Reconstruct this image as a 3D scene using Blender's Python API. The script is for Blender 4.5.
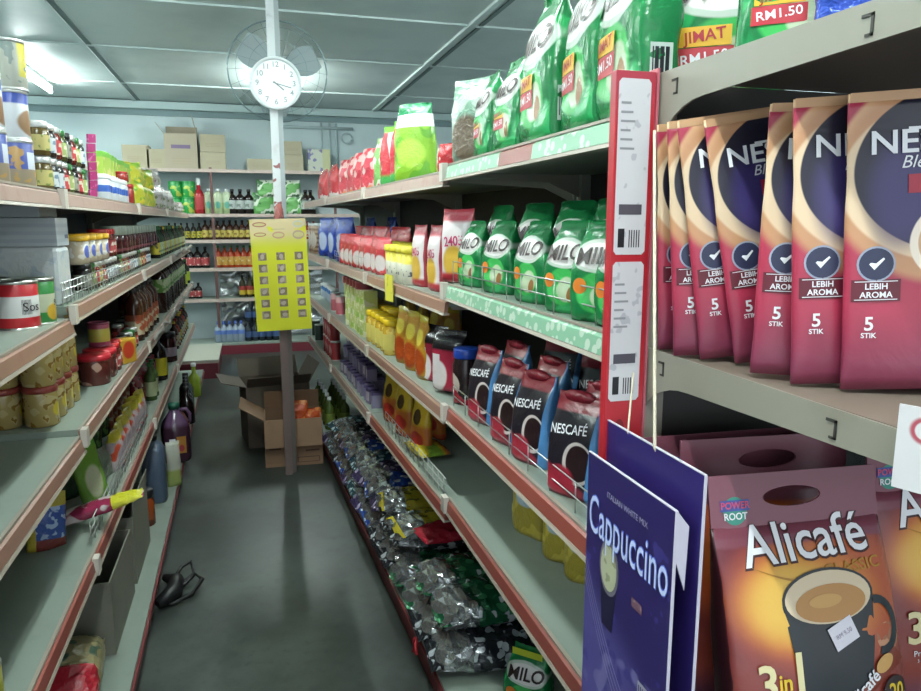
import bpy, math, random
from mathutils import Vector, Matrix
random.seed(7)
S = bpy.context.scene
for o in list(bpy.data.objects): bpy.data.objects.remove(o)
COL = S.collection
R = math.radians

# ------------------------------------------------------------ camera, world, light, exposure
EYE = Vector((0, 0, 1.5)); YAW = R(16.4); PITCH = R(9.76); FPX = 718.0
cd = bpy.data.cameras.new('camera'); cam = bpy.data.objects.new('camera', cd); COL.objects.link(cam)
cam.location = EYE; cam.rotation_euler = (R(90) - PITCH, 0, -YAW)
cd.sensor_fit = 'HORIZONTAL'; cd.sensor_width = 36; cd.lens = 36 * FPX / 921; cd.clip_start = .02
S.camera = cam
w = bpy.data.worlds.new('daylight'); S.world = w; w.use_nodes = True
w.node_tree.nodes['Background'].inputs[0].default_value = (.80, .92, 1, 1)
w.node_tree.nodes['Background'].inputs[1].default_value = .75
S.view_settings.view_transform = 'Standard'; S.view_settings.look = 'None'; S.view_settings.gamma = 1
S.view_settings.use_curve_mapping = False
S.view_settings.exposure = 0.25
TUBE_E = 150.0
def area(name, loc, rot, sx, sy, power, color):
    l = bpy.data.lights.new(name, 'AREA'); l.shape = 'RECTANGLE'; l.size = sx; l.size_y = sy
    l.energy = power; l.color = color
    o = bpy.data.objects.new(name, l); COL.objects.link(o); o.location = loc; o.rotation_euler = rot
    return o
# daylight through the open shopfront behind the viewer
area('shopfront_daylight', (.2, -1.9, 1.7), (R(90), 0, 0), 4.6, 2.0, 26, (.90, .96, 1))
# the fluorescent battens' own light
TUBES = [(-1.75, 7.5, 0), (-1.75, 4.4, 0), (.34, 7.15, 0), (.0, 2.6, 0), (2.4, 3.1, 0), (2.2, 1.6, 0), (-1.75, 1.4, 0), (.1, .1, 0)]  # far right-aisle batten is out of sight, added to light that side
TP = [16, 16, 12, 10, 12, 12, 10, 7]
for (x, y, r), p in zip(TUBES, TP):
    area('batten_light', (x, y, 2.725), (0, 0, r), .06, 1.15, p, (.88, 1, .97))

# ------------------------------------------------------------ helpers
def rt_axes():
    fw = Vector((math.sin(YAW) * math.cos(PITCH), math.cos(YAW) * math.cos(PITCH), -math.sin(PITCH)))
    rt = Vector((math.cos(YAW), -math.sin(YAW), 0)); return rt, rt.cross(fw), fw
RT, UP, FW = rt_axes()
def project_x(p):
    d = Vector(p) - EYE
    return 460.5 + FPX * d.dot(RT) / d.dot(FW)
FR = [(.55, .92), (.55, 2.02), (.505, 3.2), (.465, 4.4), (.43, 5.6)]      # right gondola, shelf fronts
FL = [(-.45, .80), (-.455, 2.1), (-.47, 3.6), (-.485, 5.0), (-.51, 7.1)]   # left gondola, shelf fronts
def front(line, y):
    for (a, b), (c, d) in zip(line, line[1:]):
        if y <= d or (c, d) == line[-1]:
            t = (y - b) / (d - b); return a + (c - a) * t
def along(side, px, z, d=0):
    """point on a shelf seen in picture column px, d metres behind the shelf's front edge"""
    line = FR if side == 'R' else FL; sg = 1 if side == 'R' else -1
    lo, hi = .3, 9.0
    f = lambda y: project_x((front(line, y) + sg * d, y, z)) - px
    for _ in range(50):
        m = (lo + hi) / 2
        if f(m) * sg > 0: lo = m
        else: hi = m
    return (front(line, lo) + sg * d, lo, z)
def back(px, z, y=8.78):
    lo, hi = -3, 4
    for _ in range(50):
        m = (lo + hi) / 2
        if project_x((m, y, z)) < px: lo = m
        else: hi = m
    return (lo, y, z)

class MB:
    def __init__(s): s.v = []; s.f = []; s.m = []; s.s = []
    def face(s, idx, m=0, sm=False): s.f.append(tuple(idx)); s.m.append(m); s.s.append(sm)
    def box(s, x0, y0, z0, x1, y1, z1, m=0, mat=None):
        n = len(s.v)
        P = [(x0,y0,z0),(x1,y0,z0),(x1,y1,z0),(x0,y1,z0),(x0,y0,z1),(x1,y0,z1),(x1,y1,z1),(x0,y1,z1)]
        if mat is not None: P = [tuple(mat @ Vector(p)) for p in P]
        s.v += P
        for q in ((0,3,2,1),(4,5,6,7),(0,1,5,4),(1,2,6,5),(2,3,7,6),(3,0,4,7)): s.face([n+i for i in q], m)
        return s
    def tube(s, pts, r, k=6, m=0, closed=False):
        pts = [Vector(p) for p in pts]; n0 = len(s.v); N = len(pts)
        for i, p in enumerate(pts):
            a = pts[(i-1) % N] if (closed or i > 0) else p; b = pts[(i+1) % N] if (closed or i < N-1) else p
            t = (b - a); t = t.normalized() if t.length > 1e-9 else Vector((0,0,1))
            u = t.cross(Vector((0,0,1)));  u = u.normalized() if u.length > .05 else t.cross(Vector((1,0,0))).normalized()
            w_ = t.cross(u); rr = r[i] if isinstance(r, (list, tuple)) else r
            for j in range(k):
                c = 2*math.pi*j/k; s.v.append(tuple(p + u*rr*math.cos(c) + w_*rr*math.sin(c)))
        for i in range(N if closed else N-1):
            for j in range(k):
                a = n0+i*k+j; b = n0+i*k+(j+1)%k; i2 = (i+1) % N
                s.face((a, b, n0+i2*k+(j+1)%k, n0+i2*k+j), m, True)
        if not closed:
            s.face([n0+j for j in range(k)][::-1], m); s.face([n0+(N-1)*k+j for j in range(k)], m)
        return s
    def lathe(s, prof, k=20, m=0, cx=0, cy=0, sx=1, sy=1, pw=2, smooth=True, caps=True):
        n0 = len(s.v)
        for r, z in prof:
            for j in range(k):
                c = 2*math.pi*j/k; cc, ss = math.cos(c), math.sin(c)
                if pw != 2:
                    cc = math.copysign(abs(cc)**(2/pw), cc); ss = math.copysign(abs(ss)**(2/pw), ss)
                s.v.append((cx + r*sx*cc, cy + r*sy*ss, z))
        N = len(prof)
        for i in range(N-1):
            mi = m[i] if isinstance(m, list) else m
            for j in range(k):
                s.face((n0+i*k+j, n0+i*k+(j+1)%k, n0+(i+1)*k+(j+1)%k, n0+(i+1)*k+j), mi, smooth)
        if caps:
            s.face([n0+j for j in range(k)][::-1], m[0] if isinstance(m, list) else m)
            s.face([n0+(N-1)*k+j for j in range(k)], m[-1] if isinstance(m, list) else m)
        return s
    def prism(s, poly, fn, m=0):
        """poly: 2-D outline; fn(u,v,t) -> point for t in 0,1 (the thickness)"""
        n = len(s.v); N = len(poly)
        s.v += [tuple(fn(u, v, 0)) for u, v in poly] + [tuple(fn(u, v, 1)) for u, v in poly]
        s.face(range(n, n+N), m); s.face(range(n+2*N-1, n+N-1, -1), m)
        for i in range(N): j = (i+1) % N; s.face((n+i, n+N+i, n+N+j, n+j), m)
        return s
    def build(s, name, mats, parent=None, bevel=0):
        me = bpy.data.meshes.new(name); me.from_pydata(s.v, [], s.f); me.validate()
        if not isinstance(mats, (list, tuple)): mats = [mats]
        for m in mats: me.materials.append(m)
        if len(me.polygons) == len(s.m):
            me.polygons.foreach_set('material_index', s.m); me.polygons.foreach_set('use_smooth', s.s)
        o = bpy.data.objects.new(name, me); COL.objects.link(o)
        import bmesh
        bm = bmesh.new(); bm.from_mesh(me); bmesh.ops.remove_doubles(bm, verts=bm.verts, dist=1e-6)
        bmesh.ops.recalc_face_normals(bm, faces=bm.faces); bm.to_mesh(me); bm.free()
        if bevel:
            b = o.modifiers.new('b', 'BEVEL'); b.width = bevel; b.segments = 2; b.limit_method = 'ANGLE'; b.angle_limit = R(40)
        if parent is not None: o.parent = parent
        return o

def tag(o, label=None, cat=None, group=None, kind=None):
    if label: o['label'] = label
    if cat: o['category'] = cat
    if group: o['group'] = group
    if kind: o['kind'] = kind
    return o
def thing(name, loc=(0,0,0), rz=0, rx=0, ry=0):
    o = bpy.data.objects.new(name, None); COL.objects.link(o); o.empty_display_size = .05
    o.location = loc; o.rotation_euler = (rx, ry, rz); return o
KIDS = {}
def kids(o): return [c for c in bpy.data.objects if c.parent == o]
def dup(o):
    def rec(a, par):
        c = a.copy(); COL.objects.link(c)
        if par is not None: c.parent = par
        for ch in KIDS[a.name]: rec(ch, c)
        return c
    if o.name not in KIDS:
        def idx(a):
            KIDS[a.name] = kids(a)
            for ch in KIDS[a.name]: idx(ch)
        idx(o)
    return rec(o, None)
FRESH = {}
def spawn(proto, loc, rz=0, label=None, group=None, rx=0, ry=0, sc=None):
    """the first call places the thing itself, later calls a copy of it and of its parts"""
    if proto.name not in FRESH: FRESH[proto.name] = 1; src = proto; dup_first(proto)
    else: src = dup(proto)
    src.location = loc; src.rotation_euler = (rx, ry, rz)
    if sc: src.scale = sc
    if label: src['label'] = label
    if group: src['group'] = group
    return src
def dup_first(p):
    def idx(a):
        KIDS[a.name] = kids(a)
        for ch in KIDS[a.name]: idx(ch)
    idx(p)
ORD = ['nearest', 'second nearest', 'third nearest', 'fourth nearest', 'fifth nearest', 'sixth nearest', 'seventh nearest', 'eighth nearest',
       'ninth nearest', 'tenth nearest', 'eleventh nearest', 'twelfth nearest', 'thirteenth nearest', 'fourteenth nearest', 'fifteenth nearest', 'sixteenth nearest', 'seventeenth nearest', 'eighteenth nearest', 'nineteenth nearest', 'twentieth nearest'] + ['%d%s nearest' % (i, {1: 'st', 2: 'nd', 3: 'rd'}.get(i % 10, 'th')) for i in range(21, 40)]
ORL = ['leftmost', 'second from left', 'third from left', 'fourth from left', 'fifth from left', 'sixth from left', 'seventh from left',
       'eighth from left', 'ninth from left', 'tenth from left', 'eleventh from left', 'twelfth from left']

# ------------------------------------------------------------ materials
MC = {}
def srgb(c):
    if isinstance(c, str):
        c = [int(c[i:i+2], 16)/255 for i in (0, 2, 4)]
    return tuple(((x/12.92) if x <= .04045 else ((x+.055)/1.055)**2.4) for x in c[:3]) + (1,)
class NT:
    def __init__(s, m):
        s.t = m.node_tree; s.n = s.t.nodes; s.l = s.t.links
    def math(s, op, a, b=None, c=None, clamp=False):
        n = s.n.new('ShaderNodeMath'); n.operation = op; n.use_clamp = clamp
        for i, x in enumerate((a, b, c)):
            if x is None: continue
            if isinstance(x, (int, float)): n.inputs[i].default_value = x
            else: s.l.new(x, n.inputs[i])
        return n.outputs[0]
    def mix(s, f, a, b):
        n = s.n.new('ShaderNodeMix'); n.data_type = 'RGBA'
        for i, x in ((0, f), (6, a), (7, b)):
            if isinstance(x, (int, float)): n.inputs[i].default_value = x
            elif isinstance(x, tuple): n.inputs[i].default_value = x
            else: s.l.new(x, n.inputs[i])
        return n.outputs[2]
    def ss(s, x, a, b):
        n = s.n.new('ShaderNodeMapRange'); n.interpolation_type = 'SMOOTHSTEP'
        s.l.new(x, n.inputs[0]); n.inputs[1].default_value = a; n.inputs[2].default_value = b
        return n.outputs[0]
def M(name, base, rough=.5, metal=0, layers=(), crinkle=0, cscale=40, wob=0, emit=None, alpha=None, trans=0, spec=.5, dirt=None):
    """a printed / painted surface: colour layers drawn in the thing's own x-z coordinates"""
    if name in MC: return MC[name]
    m = bpy.data.materials.new(name); m.use_nodes = True; MC[name] = m
    T = NT(m); b = T.n['Principled BSDF']
    b.inputs['Roughness'].default_value = rough; b.inputs['Metallic'].default_value = metal
    b.inputs['Specular IOR Level'].default_value = spec
    col = srgb(base)
    if layers or crinkle or dirt:
        tc = T.n.new('ShaderNodeTexCoord'); vec = tc.outputs['Object']
        sp = T.n.new('ShaderNodeSeparateXYZ'); T.l.new(vec, sp.inputs[0])
        x, y, z = sp.outputs
        if wob:
            nz = T.n.new('ShaderNodeTexNoise'); nz.inputs['Scale'].default_value = 18; T.l.new(vec, nz.inputs['Vector'])
            dz = T.math('MULTIPLY', T.math('SUBTRACT', nz.outputs[0], .5), wob)
            x = T.math('ADD', x, dz); z = T.math('ADD', z, dz)
    for L in layers:
        k = L[0]; c = srgb(L[-1])
        if k == 'E':
            cx, cz, rx, rz, soft = L[1:6]
            a = T.math('POWER', T.math('DIVIDE', T.math('SUBTRACT', x, cx), rx), 2)
            d = T.math('POWER', T.math('DIVIDE', T.math('SUBTRACT', z, cz), rz), 2)
            # POWER of negative base with integer exponent 2 is defined
            f = T.ss(T.math('ADD', a, d), 1 + soft, 1 - soft) if False else T.math('SUBTRACT', 1, T.ss(T.math('ADD', a, d), 1 - soft, 1 + soft))
        elif k == 'R':
            x0, x1, z0, z1 = L[1:5]
            f = T.math('MULTIPLY', T.math('MULTIPLY', T.math('GREATER_THAN', x, x0), T.math('LESS_THAN', x, x1)),
                       T.math('MULTIPLY', T.math('GREATER_THAN', z, z0), T.math('LESS_THAN', z, z1)))
        elif k == 'Z': f = T.ss(z, L[1], L[2])
        elif k == 'X': f = T.ss(x, L[1], L[2])
        elif k == 'D':   # half plane a*x + b*z between lo, hi
            f = T.ss(T.math('ADD', T.math('MULTIPLY', x, L[1]), T.math('MULTIPLY', z, L[2])), L[3], L[4])
        elif k == 'S': f = T.math('GREATER_THAN', T.math('ABSOLUTE', x), L[1])
        elif k == 'Y': f = T.math('GREATER_THAN', y, L[1])
        elif k == 'B':   # bars (barcode, lines of print)
            x0, x1, z0, z1, per, ax = L[1:7]
            r = T.math('MULTIPLY', T.math('MULTIPLY', T.math('GREATER_THAN', x, x0), T.math('LESS_THAN', x, x1)),
                       T.math('MULTIPLY', T.math('GREATER_THAN', z, z0), T.math('LESS_THAN', z, z1)))
            q = T.math('FRACT', T.math('DIVIDE', x if ax == 'x' else z, per))
            f = T.math('MULTIPLY', r, T.math('GREATER_THAN', q, .5))
        elif k == 'N':   # blotches of print
            nz = T.n.new('ShaderNodeTexNoise'); nz.inputs['Scale'].default_value = L[1]; T.l.new(vec, nz.inputs['Vector'])
            nz.inputs['Detail'].default_value = 1
            f = T.ss(nz.outputs[0], L[2], L[2] + .05)
            if len(L) > 5:
                f = T.math('MULTIPLY', f, T.math('MULTIPLY', T.math('GREATER_THAN', z, L[3]), T.math('LESS_THAN', z, L[4])))
        elif k == 'V':   # cells
            nz = T.n.new('ShaderNodeTexVoronoi'); nz.inputs['Scale'].default_value = L[1]; T.l.new(vec, nz.inputs['Vector'])
            f = T.math('LESS_THAN', nz.outputs['Distance'], L[2])
            if len(L) > 5:
                f = T.math('MULTIPLY', f, T.math('MULTIPLY', T.math('GREATER_THAN', z, L[3]), T.math('LESS_THAN', z, L[4])))
        col = T.mix(f, col, c)
    if dirt:
        nz = T.n.new('ShaderNodeTexNoise'); nz.inputs['Scale'].default_value = dirt[0]; nz.inputs['Detail'].default_value = 6
        T.l.new(vec, nz.inputs['Vector'])
        col = T.mix(T.math('MULTIPLY', T.ss(nz.outputs[0], dirt[1], dirt[1] + .25), dirt[2]), col, srgb(dirt[3]))
    if isinstance(col, tuple): b.inputs['Base Color'].default_value = col
    else: T.l.new(col, b.inputs['Base Color'])
    if crinkle:
        nz = T.n.new('ShaderNodeTexNoise'); nz.inputs['Scale'].default_value = cscale; nz.inputs['Detail'].default_value = 3
        nz.inputs['Distortion'].default_value = 1.2
        T.l.new(vec, nz.inputs['Vector'])
        bp = T.n.new('ShaderNodeBump'); bp.inputs['Strength'].default_value = crinkle; bp.inputs['Distance'].default_value = .01
        T.l.new(nz.outputs[0], bp.inputs['Height']); T.l.new(bp.outputs[0], b.inputs['Normal'])
    if emit:
        b.inputs['Emission Color'].default_value = srgb(emit[0]); b.inputs['Emission Strength'].default_value = emit[1]
    if trans: b.inputs['Transmission Weight'].default_value = trans
    if alpha is not None: b.inputs['Alpha'].default_value = alpha
    return m

# ------------------------------------------------------------ lettering
FC = {}
def text(par, body, size, x, z, mat, surf=0.0, rot=0, shear=0, bold=.0, sx=1.0, name='lettering', axis='front', arc=0):
    key = (body, shear, bold)
    if key not in FC:
        cu = bpy.data.curves.new('t', 'FONT'); cu.body = body; cu.align_x = 'CENTER'; cu.align_y = 'CENTER'; cu.size = 1
        cu.shear = shear; cu.offset = bold; cu.resolution_u = 3
        o = bpy.data.objects.new('t', cu); COL.objects.link(o)
        dg = bpy.context.evaluated_depsgraph_get(); me = o.evaluated_get(dg).to_mesh()
        FC[key] = ([tuple(v.co) for v in me.vertices], [tuple(p.vertices) for p in me.polygons])
        o.evaluated_get(dg).to_mesh_clear(); bpy.data.objects.remove(o); bpy.data.curves.remove(cu)
    V, F = FC[key]; mb = MB(); c, s_ = math.cos(rot), math.sin(rot)
    for a, b_, _ in V:
        a *= size * sx; b_ *= size; b_ += arc * a * a
        u, v = a*c - b_*s_ + x, a*s_ + b_*c + z
        mb.v.append((u, (surf(u, v) if callable(surf) else surf) - .0009, v))
    for f in F: mb.face(f)
    return mb.build(name, mat, par)
def decal(par, poly, mat, surf=0.0, name='printed_patch', lift=.0006, step=None):
    mb = MB(); n = len(poly)
    cx = sum(p[0] for p in poly)/n; cz = sum(p[1] for p in poly)/n
    K = 5
    for k in range(K+1):
        for (a, b_) in poly:
            t = k/K; u, v = cx + (a-cx)*t, cz + (b_-cz)*t
            mb.v.append((u, (surf(u, v) if callable(surf) else surf) - lift, v))
    for k in range(K):
        for i in range(n):
            j = (i+1) % n; mb.face((k*n+i, k*n+j, (k+1)*n+j, (k+1)*n+i), 0, True)
    return mb.build(name, mat, par)
def ell(cx, cz, rx, rz, n=24, rot=0):
    return [(cx + rx*math.cos(a)*math.cos(rot) - rz*math.sin(a)*math.sin(rot), cz + rx*math.cos(a)*math.sin(rot) + rz*math.sin(a)*math.cos(rot))
            for a in [2*math.pi*i/n for i in range(n)]]
def rect(x0, x1, z0, z1, sub=4):
    e = []
    for (a, b_, c, d) in ((x0, z0, x1, z0), (x1, z0, x1, z1), (x1, z1, x0, z1), (x0, z1, x0, z0)):
        for i in range(sub): e.append((a+(c-a)*i/sub, b_+(d-b_)*i/sub))
    return e

# ------------------------------------------------------------ product builders (front faces -Y, base at z=0)
def bag_fn(w, h, d, n=2.4, top=.94, pinch=0.0, bend=0.0, shoulder=.55, topd=.0016, foot=.75):
    def D(z):
        v = z/h
        if v < .05: return d*(foot + (1-foot)*v/.05)
        if v < shoulder: return d
        if v >= top: return topd
        t = (v - shoulder)/(top - shoulder); return max(topd, d*(math.cos(t*math.pi/2)**.8))
    def W(z):
        v = z/h; return w*(1 - pinch*max(0, (v-shoulder))/(1-shoulder)*(1 if v < .97 else .9))
    def cen(z): return bend*(z/h)**2
    def surf(x, z):
        z = min(max(z, 0), h); u = min(1, abs(x)/(W(z)/2)); return cen(z) - D(z)/2*max(0, 1-u**n)**(1/n)
    return D, W, cen, surf
def bag_mesh(w, h, d, n=2.4, rings=18, k=36, rumple=0, seed=0, **kw):
    D, W, cen, surf = bag_fn(w, h, d, n, **kw); rnd = random.Random(seed)
    mb = MB(); ph = [rnd.uniform(0, 6.28) for _ in range(6)]
    for i in range(rings+1):
        z = h*i/rings
        for j in range(k):
            a = 2*math.pi*j/k; c, s_ = math.cos(a), math.sin(a)
            x = W(z)/2*math.copysign(abs(c)**(2/n), c); y = D(z)/2*math.copysign(abs(s_)**(2/n), s_)
            if rumple:
                q = rumple*(math.sin(a*3+ph[0]+z*40)+math.sin(a*5+ph[1]-z*70)*.7+math.sin(z*110+ph[2]+a)*.5)
                x += q*.6*c; y += q*s_*(1 if D(z) > .01 else .8)
                if i == rings: z += rumple*1.5*math.sin(a*2+ph[3])
            mb.v.append((x, cen(h*i/rings)+y, z)); z = h*i/rings
    for i in range(rings):
        for j in range(k): mb.face((i*k+j, i*k+(j+1)%k, (i+1)*k+(j+1)%k, (i+1)*k+j), 0, True)
    mb.face([j for j in range(k)][::-1]); mb.face([rings*k+j for j in range(k)])
    return mb, surf
def can(name, r, h, body, lidm, label, cat, k=20, group=None, lid_part='lid', bulge=0):
    t = thing(name); tag(t, label, cat, group)
    MB().lathe([(r*.96, 0), (r, .003), (r, h-.004), (r*.97, h-.002)], k).build('body', body, t)
    MB().lathe([(r*1.02, h-.006), (r*1.03, h-.001), (r*1.0, h+.002), (r*.93, h+.002), (r*.92, h-.002), (.001, h-.002)], k).build(lid_part, lidm, t)
    MB().lathe([(r*1.03, 0), (r*1.03, .004), (r*.99, .005)], k, caps=False).build('base_rim', lidm, t)
    return t
def jar(name, r, h, body, lidm, labm, label, cat, k=16, group=None, lid_h=.16, neck=.86, lab=(.15, .6)):
    t = thing(name); tag(t, label, cat, group)
    hb = h*(1-lid_h)
    MB().lathe([(r*.9, 0), (r, .004), (r, hb*.82), (r*neck, hb*.96), (r*neck*.97, hb)], k).build('body', body, t)
    MB().lathe([(r*neck*1.05, hb-.003), (r*neck*1.1, hb), (r*neck*1.1, h-.003), (r*neck*1.02, h), (.001, h)], k).build('lid', lidm, t)
    if labm: MB().lathe([(r*1.012, h*lab[0]), (r*1.015, h*lab[0]+.001), (r*1.015, h*lab[1])], k, caps=False).build('label', labm, t)
    return t
def bottle(name, r, h, glass, capm, labm, label, cat, k=14, group=None, sh=.6, neck=.32, lab=(.12, .5), cap_h=.09):
    t = thing(name); tag(t, label, cat, group)
    MB().lathe([(r*.9, 0), (r, .004), (r, h*sh), (r*.8, h*(sh+.1)), (r*neck, h*(sh+.2)), (r*neck, h*(1-cap_h))], k).build('body', glass, t)
    MB().lathe([(r*neck*1.2, h*(1-cap_h)-.002), (r*neck*1.25, h*(1-cap_h)), (r*neck*1.2, h), (.001, h)], k).build('cap', capm, t)
    if labm: MB().lathe([(r*1.012, h*lab[0]), (r*1.018, h*lab[0]+.001), (r*1.018, h*lab[1])], k, caps=False).build('label', labm, t)
    return t
def carton(name, w, d, h, mat, label, cat, lid=None, group=None, tape=None, bev=.002):
    t = thing(name); tag(t, label, cat, group)
    MB().box(-w/2, -d/2, 0, w/2, d/2, h).build('body', mat, t, bevel=bev)
    if tape: MB().box(-w/2-.0012, -.025, h*.8, w/2+.0012, .025, h+.0012).build('tape', tape, t)
    return t
def simple_bag(name, w, h, d, mat, label, cat, group=None, n=2.4, rumple=.0015, seed=0, sealm=None, **kw):
    t = thing(name); tag(t, label, cat, group)
    mb, sf = bag_mesh(w, h, d, n, rings=12, k=24, rumple=rumple, seed=seed, **kw); mb.build('body', mat, t)
    if sealm:
        MB().box(-w*.46, kw.get('bend', 0)-.0022, h*.94, w*.46, kw.get('bend', 0)+.0022, h*1.0).build('top_seal', sealm, t)
    return t, sf

WHITE = M('white_print', 'e6e6ea', .4); BLACK = M('black_print', '15151c', .4); REDP = M('red_print', 'a51c28', .4)
YELP = M('yellow_print', 'd9b72a', .4); GREYP = M('grey_print', '8d8d92', .5)
STEEL = M('bare_tin', 'b9b9b4', .3, .9); SILV = M('silver_lid', 'c9cac8', .35, .6)
DGLASS = M('dark_glass', '1b1210', .12); BRGLASS = M('brown_sauce', '3a1c12', .12)
BLKCAP = M('black_cap', '17171a', .35); REDCAP = M('red_cap', 'a81a22', .35); YELCAP = M('yellow_cap', 'd6b21c', .35)
GRNCAP = M('green_cap', '2b6a35', .35); WHTCAP = M('white_cap', 'd9dcdc', .35); ORGCAP = M('orange_cap', 'c9601c', .35)

# ------------------------------------------------------------ the room
def struct(o, label=None, kind='structure'):
    o['kind'] = kind
    if label: o['label'] = label
    return o
def concrete():
    m = bpy.data.materials.new('worn_concrete'); m.use_nodes = True; T = NT(m); b = T.n['Principled BSDF']
    tc = T.n.new('ShaderNodeTexCoord')
    n1 = T.n.new('ShaderNodeTexNoise'); n1.inputs['Scale'].default_value = 1.6; n1.inputs['Detail'].default_value = 8; n1.inputs['Roughness'].default_value = .65
    n2 = T.n.new('ShaderNodeTexNoise'); n2.inputs['Scale'].default_value = 26; n2.inputs['Detail'].default_value = 6
    for n in (n1, n2): T.l.new(tc.outputs['Object'], n.inputs['Vector'])
    c = T.mix(T.ss(n1.outputs[0], .35, .68), srgb('272c29'), srgb('484f4a'))
    c = T.mix(T.math('MULTIPLY', T.ss(n2.outputs[0], .5, .8), .45), c, srgb('1f2321'))
    T.l.new(c, b.inputs['Base Color'])
    r = T.math('ADD', T.math('MULTIPLY', n1.outputs[0], .35), .22); T.l.new(r, b.inputs['Roughness'])
    bp = T.n.new('ShaderNodeBump'); bp.inputs['Strength'].default_value = .12; T.l.new(n2.outputs[0], bp.inputs['Height']); T.l.new(bp.outputs[0], b.inputs['Normal'])
    return m
XW0, XW1, YB, YF, ZC = -2.7, 3.6, 9.08, -2.0, 2.833
struct(MB().box(XW0-.1, YF, -.1, XW1+.1, YB+.1, 0).build('floor', concrete()))
wallm = M('pale_blue_wall', 'c0cfd2', .7, dirt=(3, .55, .25, '9db3b5'))
struct(MB().box(XW0-.1, YB, 0, XW1+.1, YB+.1, ZC+.1).build('wall_back', wallm))
struct(MB().box(XW0-.1, YF, 0, XW0, YB, ZC+.1).build('wall_left', wallm))
struct(MB().box(XW1, YF, 0, XW1+.1, YB, ZC+.1).build('wall_right', wallm))
ceilm = M('grey_ceiling_board', 'c6d1cf', .42, dirt=(2.2, .45, .5, 'a9b8b8'))
struct(MB().box(XW0, YF, ZC, XW1, YB, ZC+.1).build('ceiling', ceilm))
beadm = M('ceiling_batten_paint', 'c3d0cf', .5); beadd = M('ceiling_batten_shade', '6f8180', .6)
mb = MB()
n = 0
for y in (1.3, 2.55, 3.8, 5.0, 6.33, 7.9):
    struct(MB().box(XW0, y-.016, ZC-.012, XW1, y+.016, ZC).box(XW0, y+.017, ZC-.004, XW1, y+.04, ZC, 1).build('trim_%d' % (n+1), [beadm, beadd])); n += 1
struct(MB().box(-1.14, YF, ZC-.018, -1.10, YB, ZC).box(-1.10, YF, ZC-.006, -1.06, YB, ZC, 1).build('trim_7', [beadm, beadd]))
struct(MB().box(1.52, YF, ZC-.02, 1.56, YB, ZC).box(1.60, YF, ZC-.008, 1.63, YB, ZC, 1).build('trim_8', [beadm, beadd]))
# cornice beam with a darker band below it, where ceiling meets back wall
struct(MB().box(XW0, YB-.14, ZC-.09, XW1, YB-.02, ZC-.01, 0).box(XW0, YB-.03, ZC-.15, XW1, YB, ZC-.09, 1).build('trim_9', [M('cornice_paint', 'a9bcbc', .45), M('cornice_dark_band', '7b8f92', .7)]))
mb = MB()
for x in (.92, 1.02, 1.10): mb.tube([(x, YB-.03, 1.9), (x, YB-.03, ZC-.16)], .014)
mb.tube([(.45, YB-.03, ZC-.22), (1.3, YB-.03, ZC-.22)], .02)
mb.tube([(1.14, YB-.05, 2.5+.08*math.sin(a)) if False else (1.22+.06*math.cos(a), YB-.05, 2.5+.06*math.sin(a)) for a in [i*.5 for i in range(13)]], .01)
tag(mb.build('conduit_pipes', M('conduit_grey', 'a5b5b8', .5)), 'grey conduit pipes running down the back wall from ceiling corner', 'pipe')

# fluorescent battens
tubem = M('lit_tube', 'ffffff', .4, emit=('f2fffb', TUBE_E)); battm = M('batten_body', 'dfe6e4', .4)
WH = ['over the left back corner', 'over the left storage aisle, middle', 'behind the wall clock', 'over the main aisle front', 'added unseen over the right aisle, far end', 'over the right aisle, near end', 'over the left front', 'above the shop entrance']
p0 = thing('fluorescent_batten'); tag(p0, 'x', 'light', 'fluorescent ceiling battens')
MB().box(-.015, -.62, -.03, .015, .62, 0).build('housing', battm, p0)
MB().tube([(0, -.57, -.075), (0, .57, -.075)], .016, 10).build('tube', tubem, p0)
for s_ in (-1, 1): MB().box(-.012, s_*.585-.02, -.093, .012, s_*.585+.02, -.028).build('lamp_holder', WHTCAP, p0)
for (x, y, r), wh in zip(TUBES, WH): spawn(p0, (x, y, ZC-.013), r, 'lit white fluorescent batten on the ceiling ' + wh)

# ------------------------------------------------------------ gondola shelving
SHM = M('shelf_enamel', '848f85', .42, dirt=(7, .5, .35, '6b736a'))
SHS = M('shelf_side_enamel', '8f8d82', .4, dirt=(9, .5, .3, '8b8678'))
RORG = M('orange_price_strip', '957060', .4, dirt=(20, .52, .5, '8a5546')); RRED = M('red_price_strip', '8c463c', .35, dirt=(20, .55, .4, '84352e'))
RPNK = M('faded_price_strip', 'a58b80', .45, dirt=(20, .5, .5, '96695c'))
RGRN = M('green_price_strip', '86b596', .35, layers=(('V', 45, .42, 'c3d2c2'),))
RLIP = M('rail_lip', '9f9487', .4); CLIP = M('clear_clip', 'c9c2b8', .3); WIRE = M('wire_zinc', 'a9aba8', .3, .8)
BACKP = M('back_panel_dark', '23282a', .6); KICK = M('red_kick_plate', '6e2a2c', .45, dirt=(12, .5, .5, '3d2423')); UPR = M('upright_grey', '8f948c', .45)
def local_frame(pa, pb):
    a = Vector((pa[0], pa[1], 0)); b = Vector((pb[0], pb[1], 0)); d = b - a
    return a, d.length, math.atan2(d.y, d.x)
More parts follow.
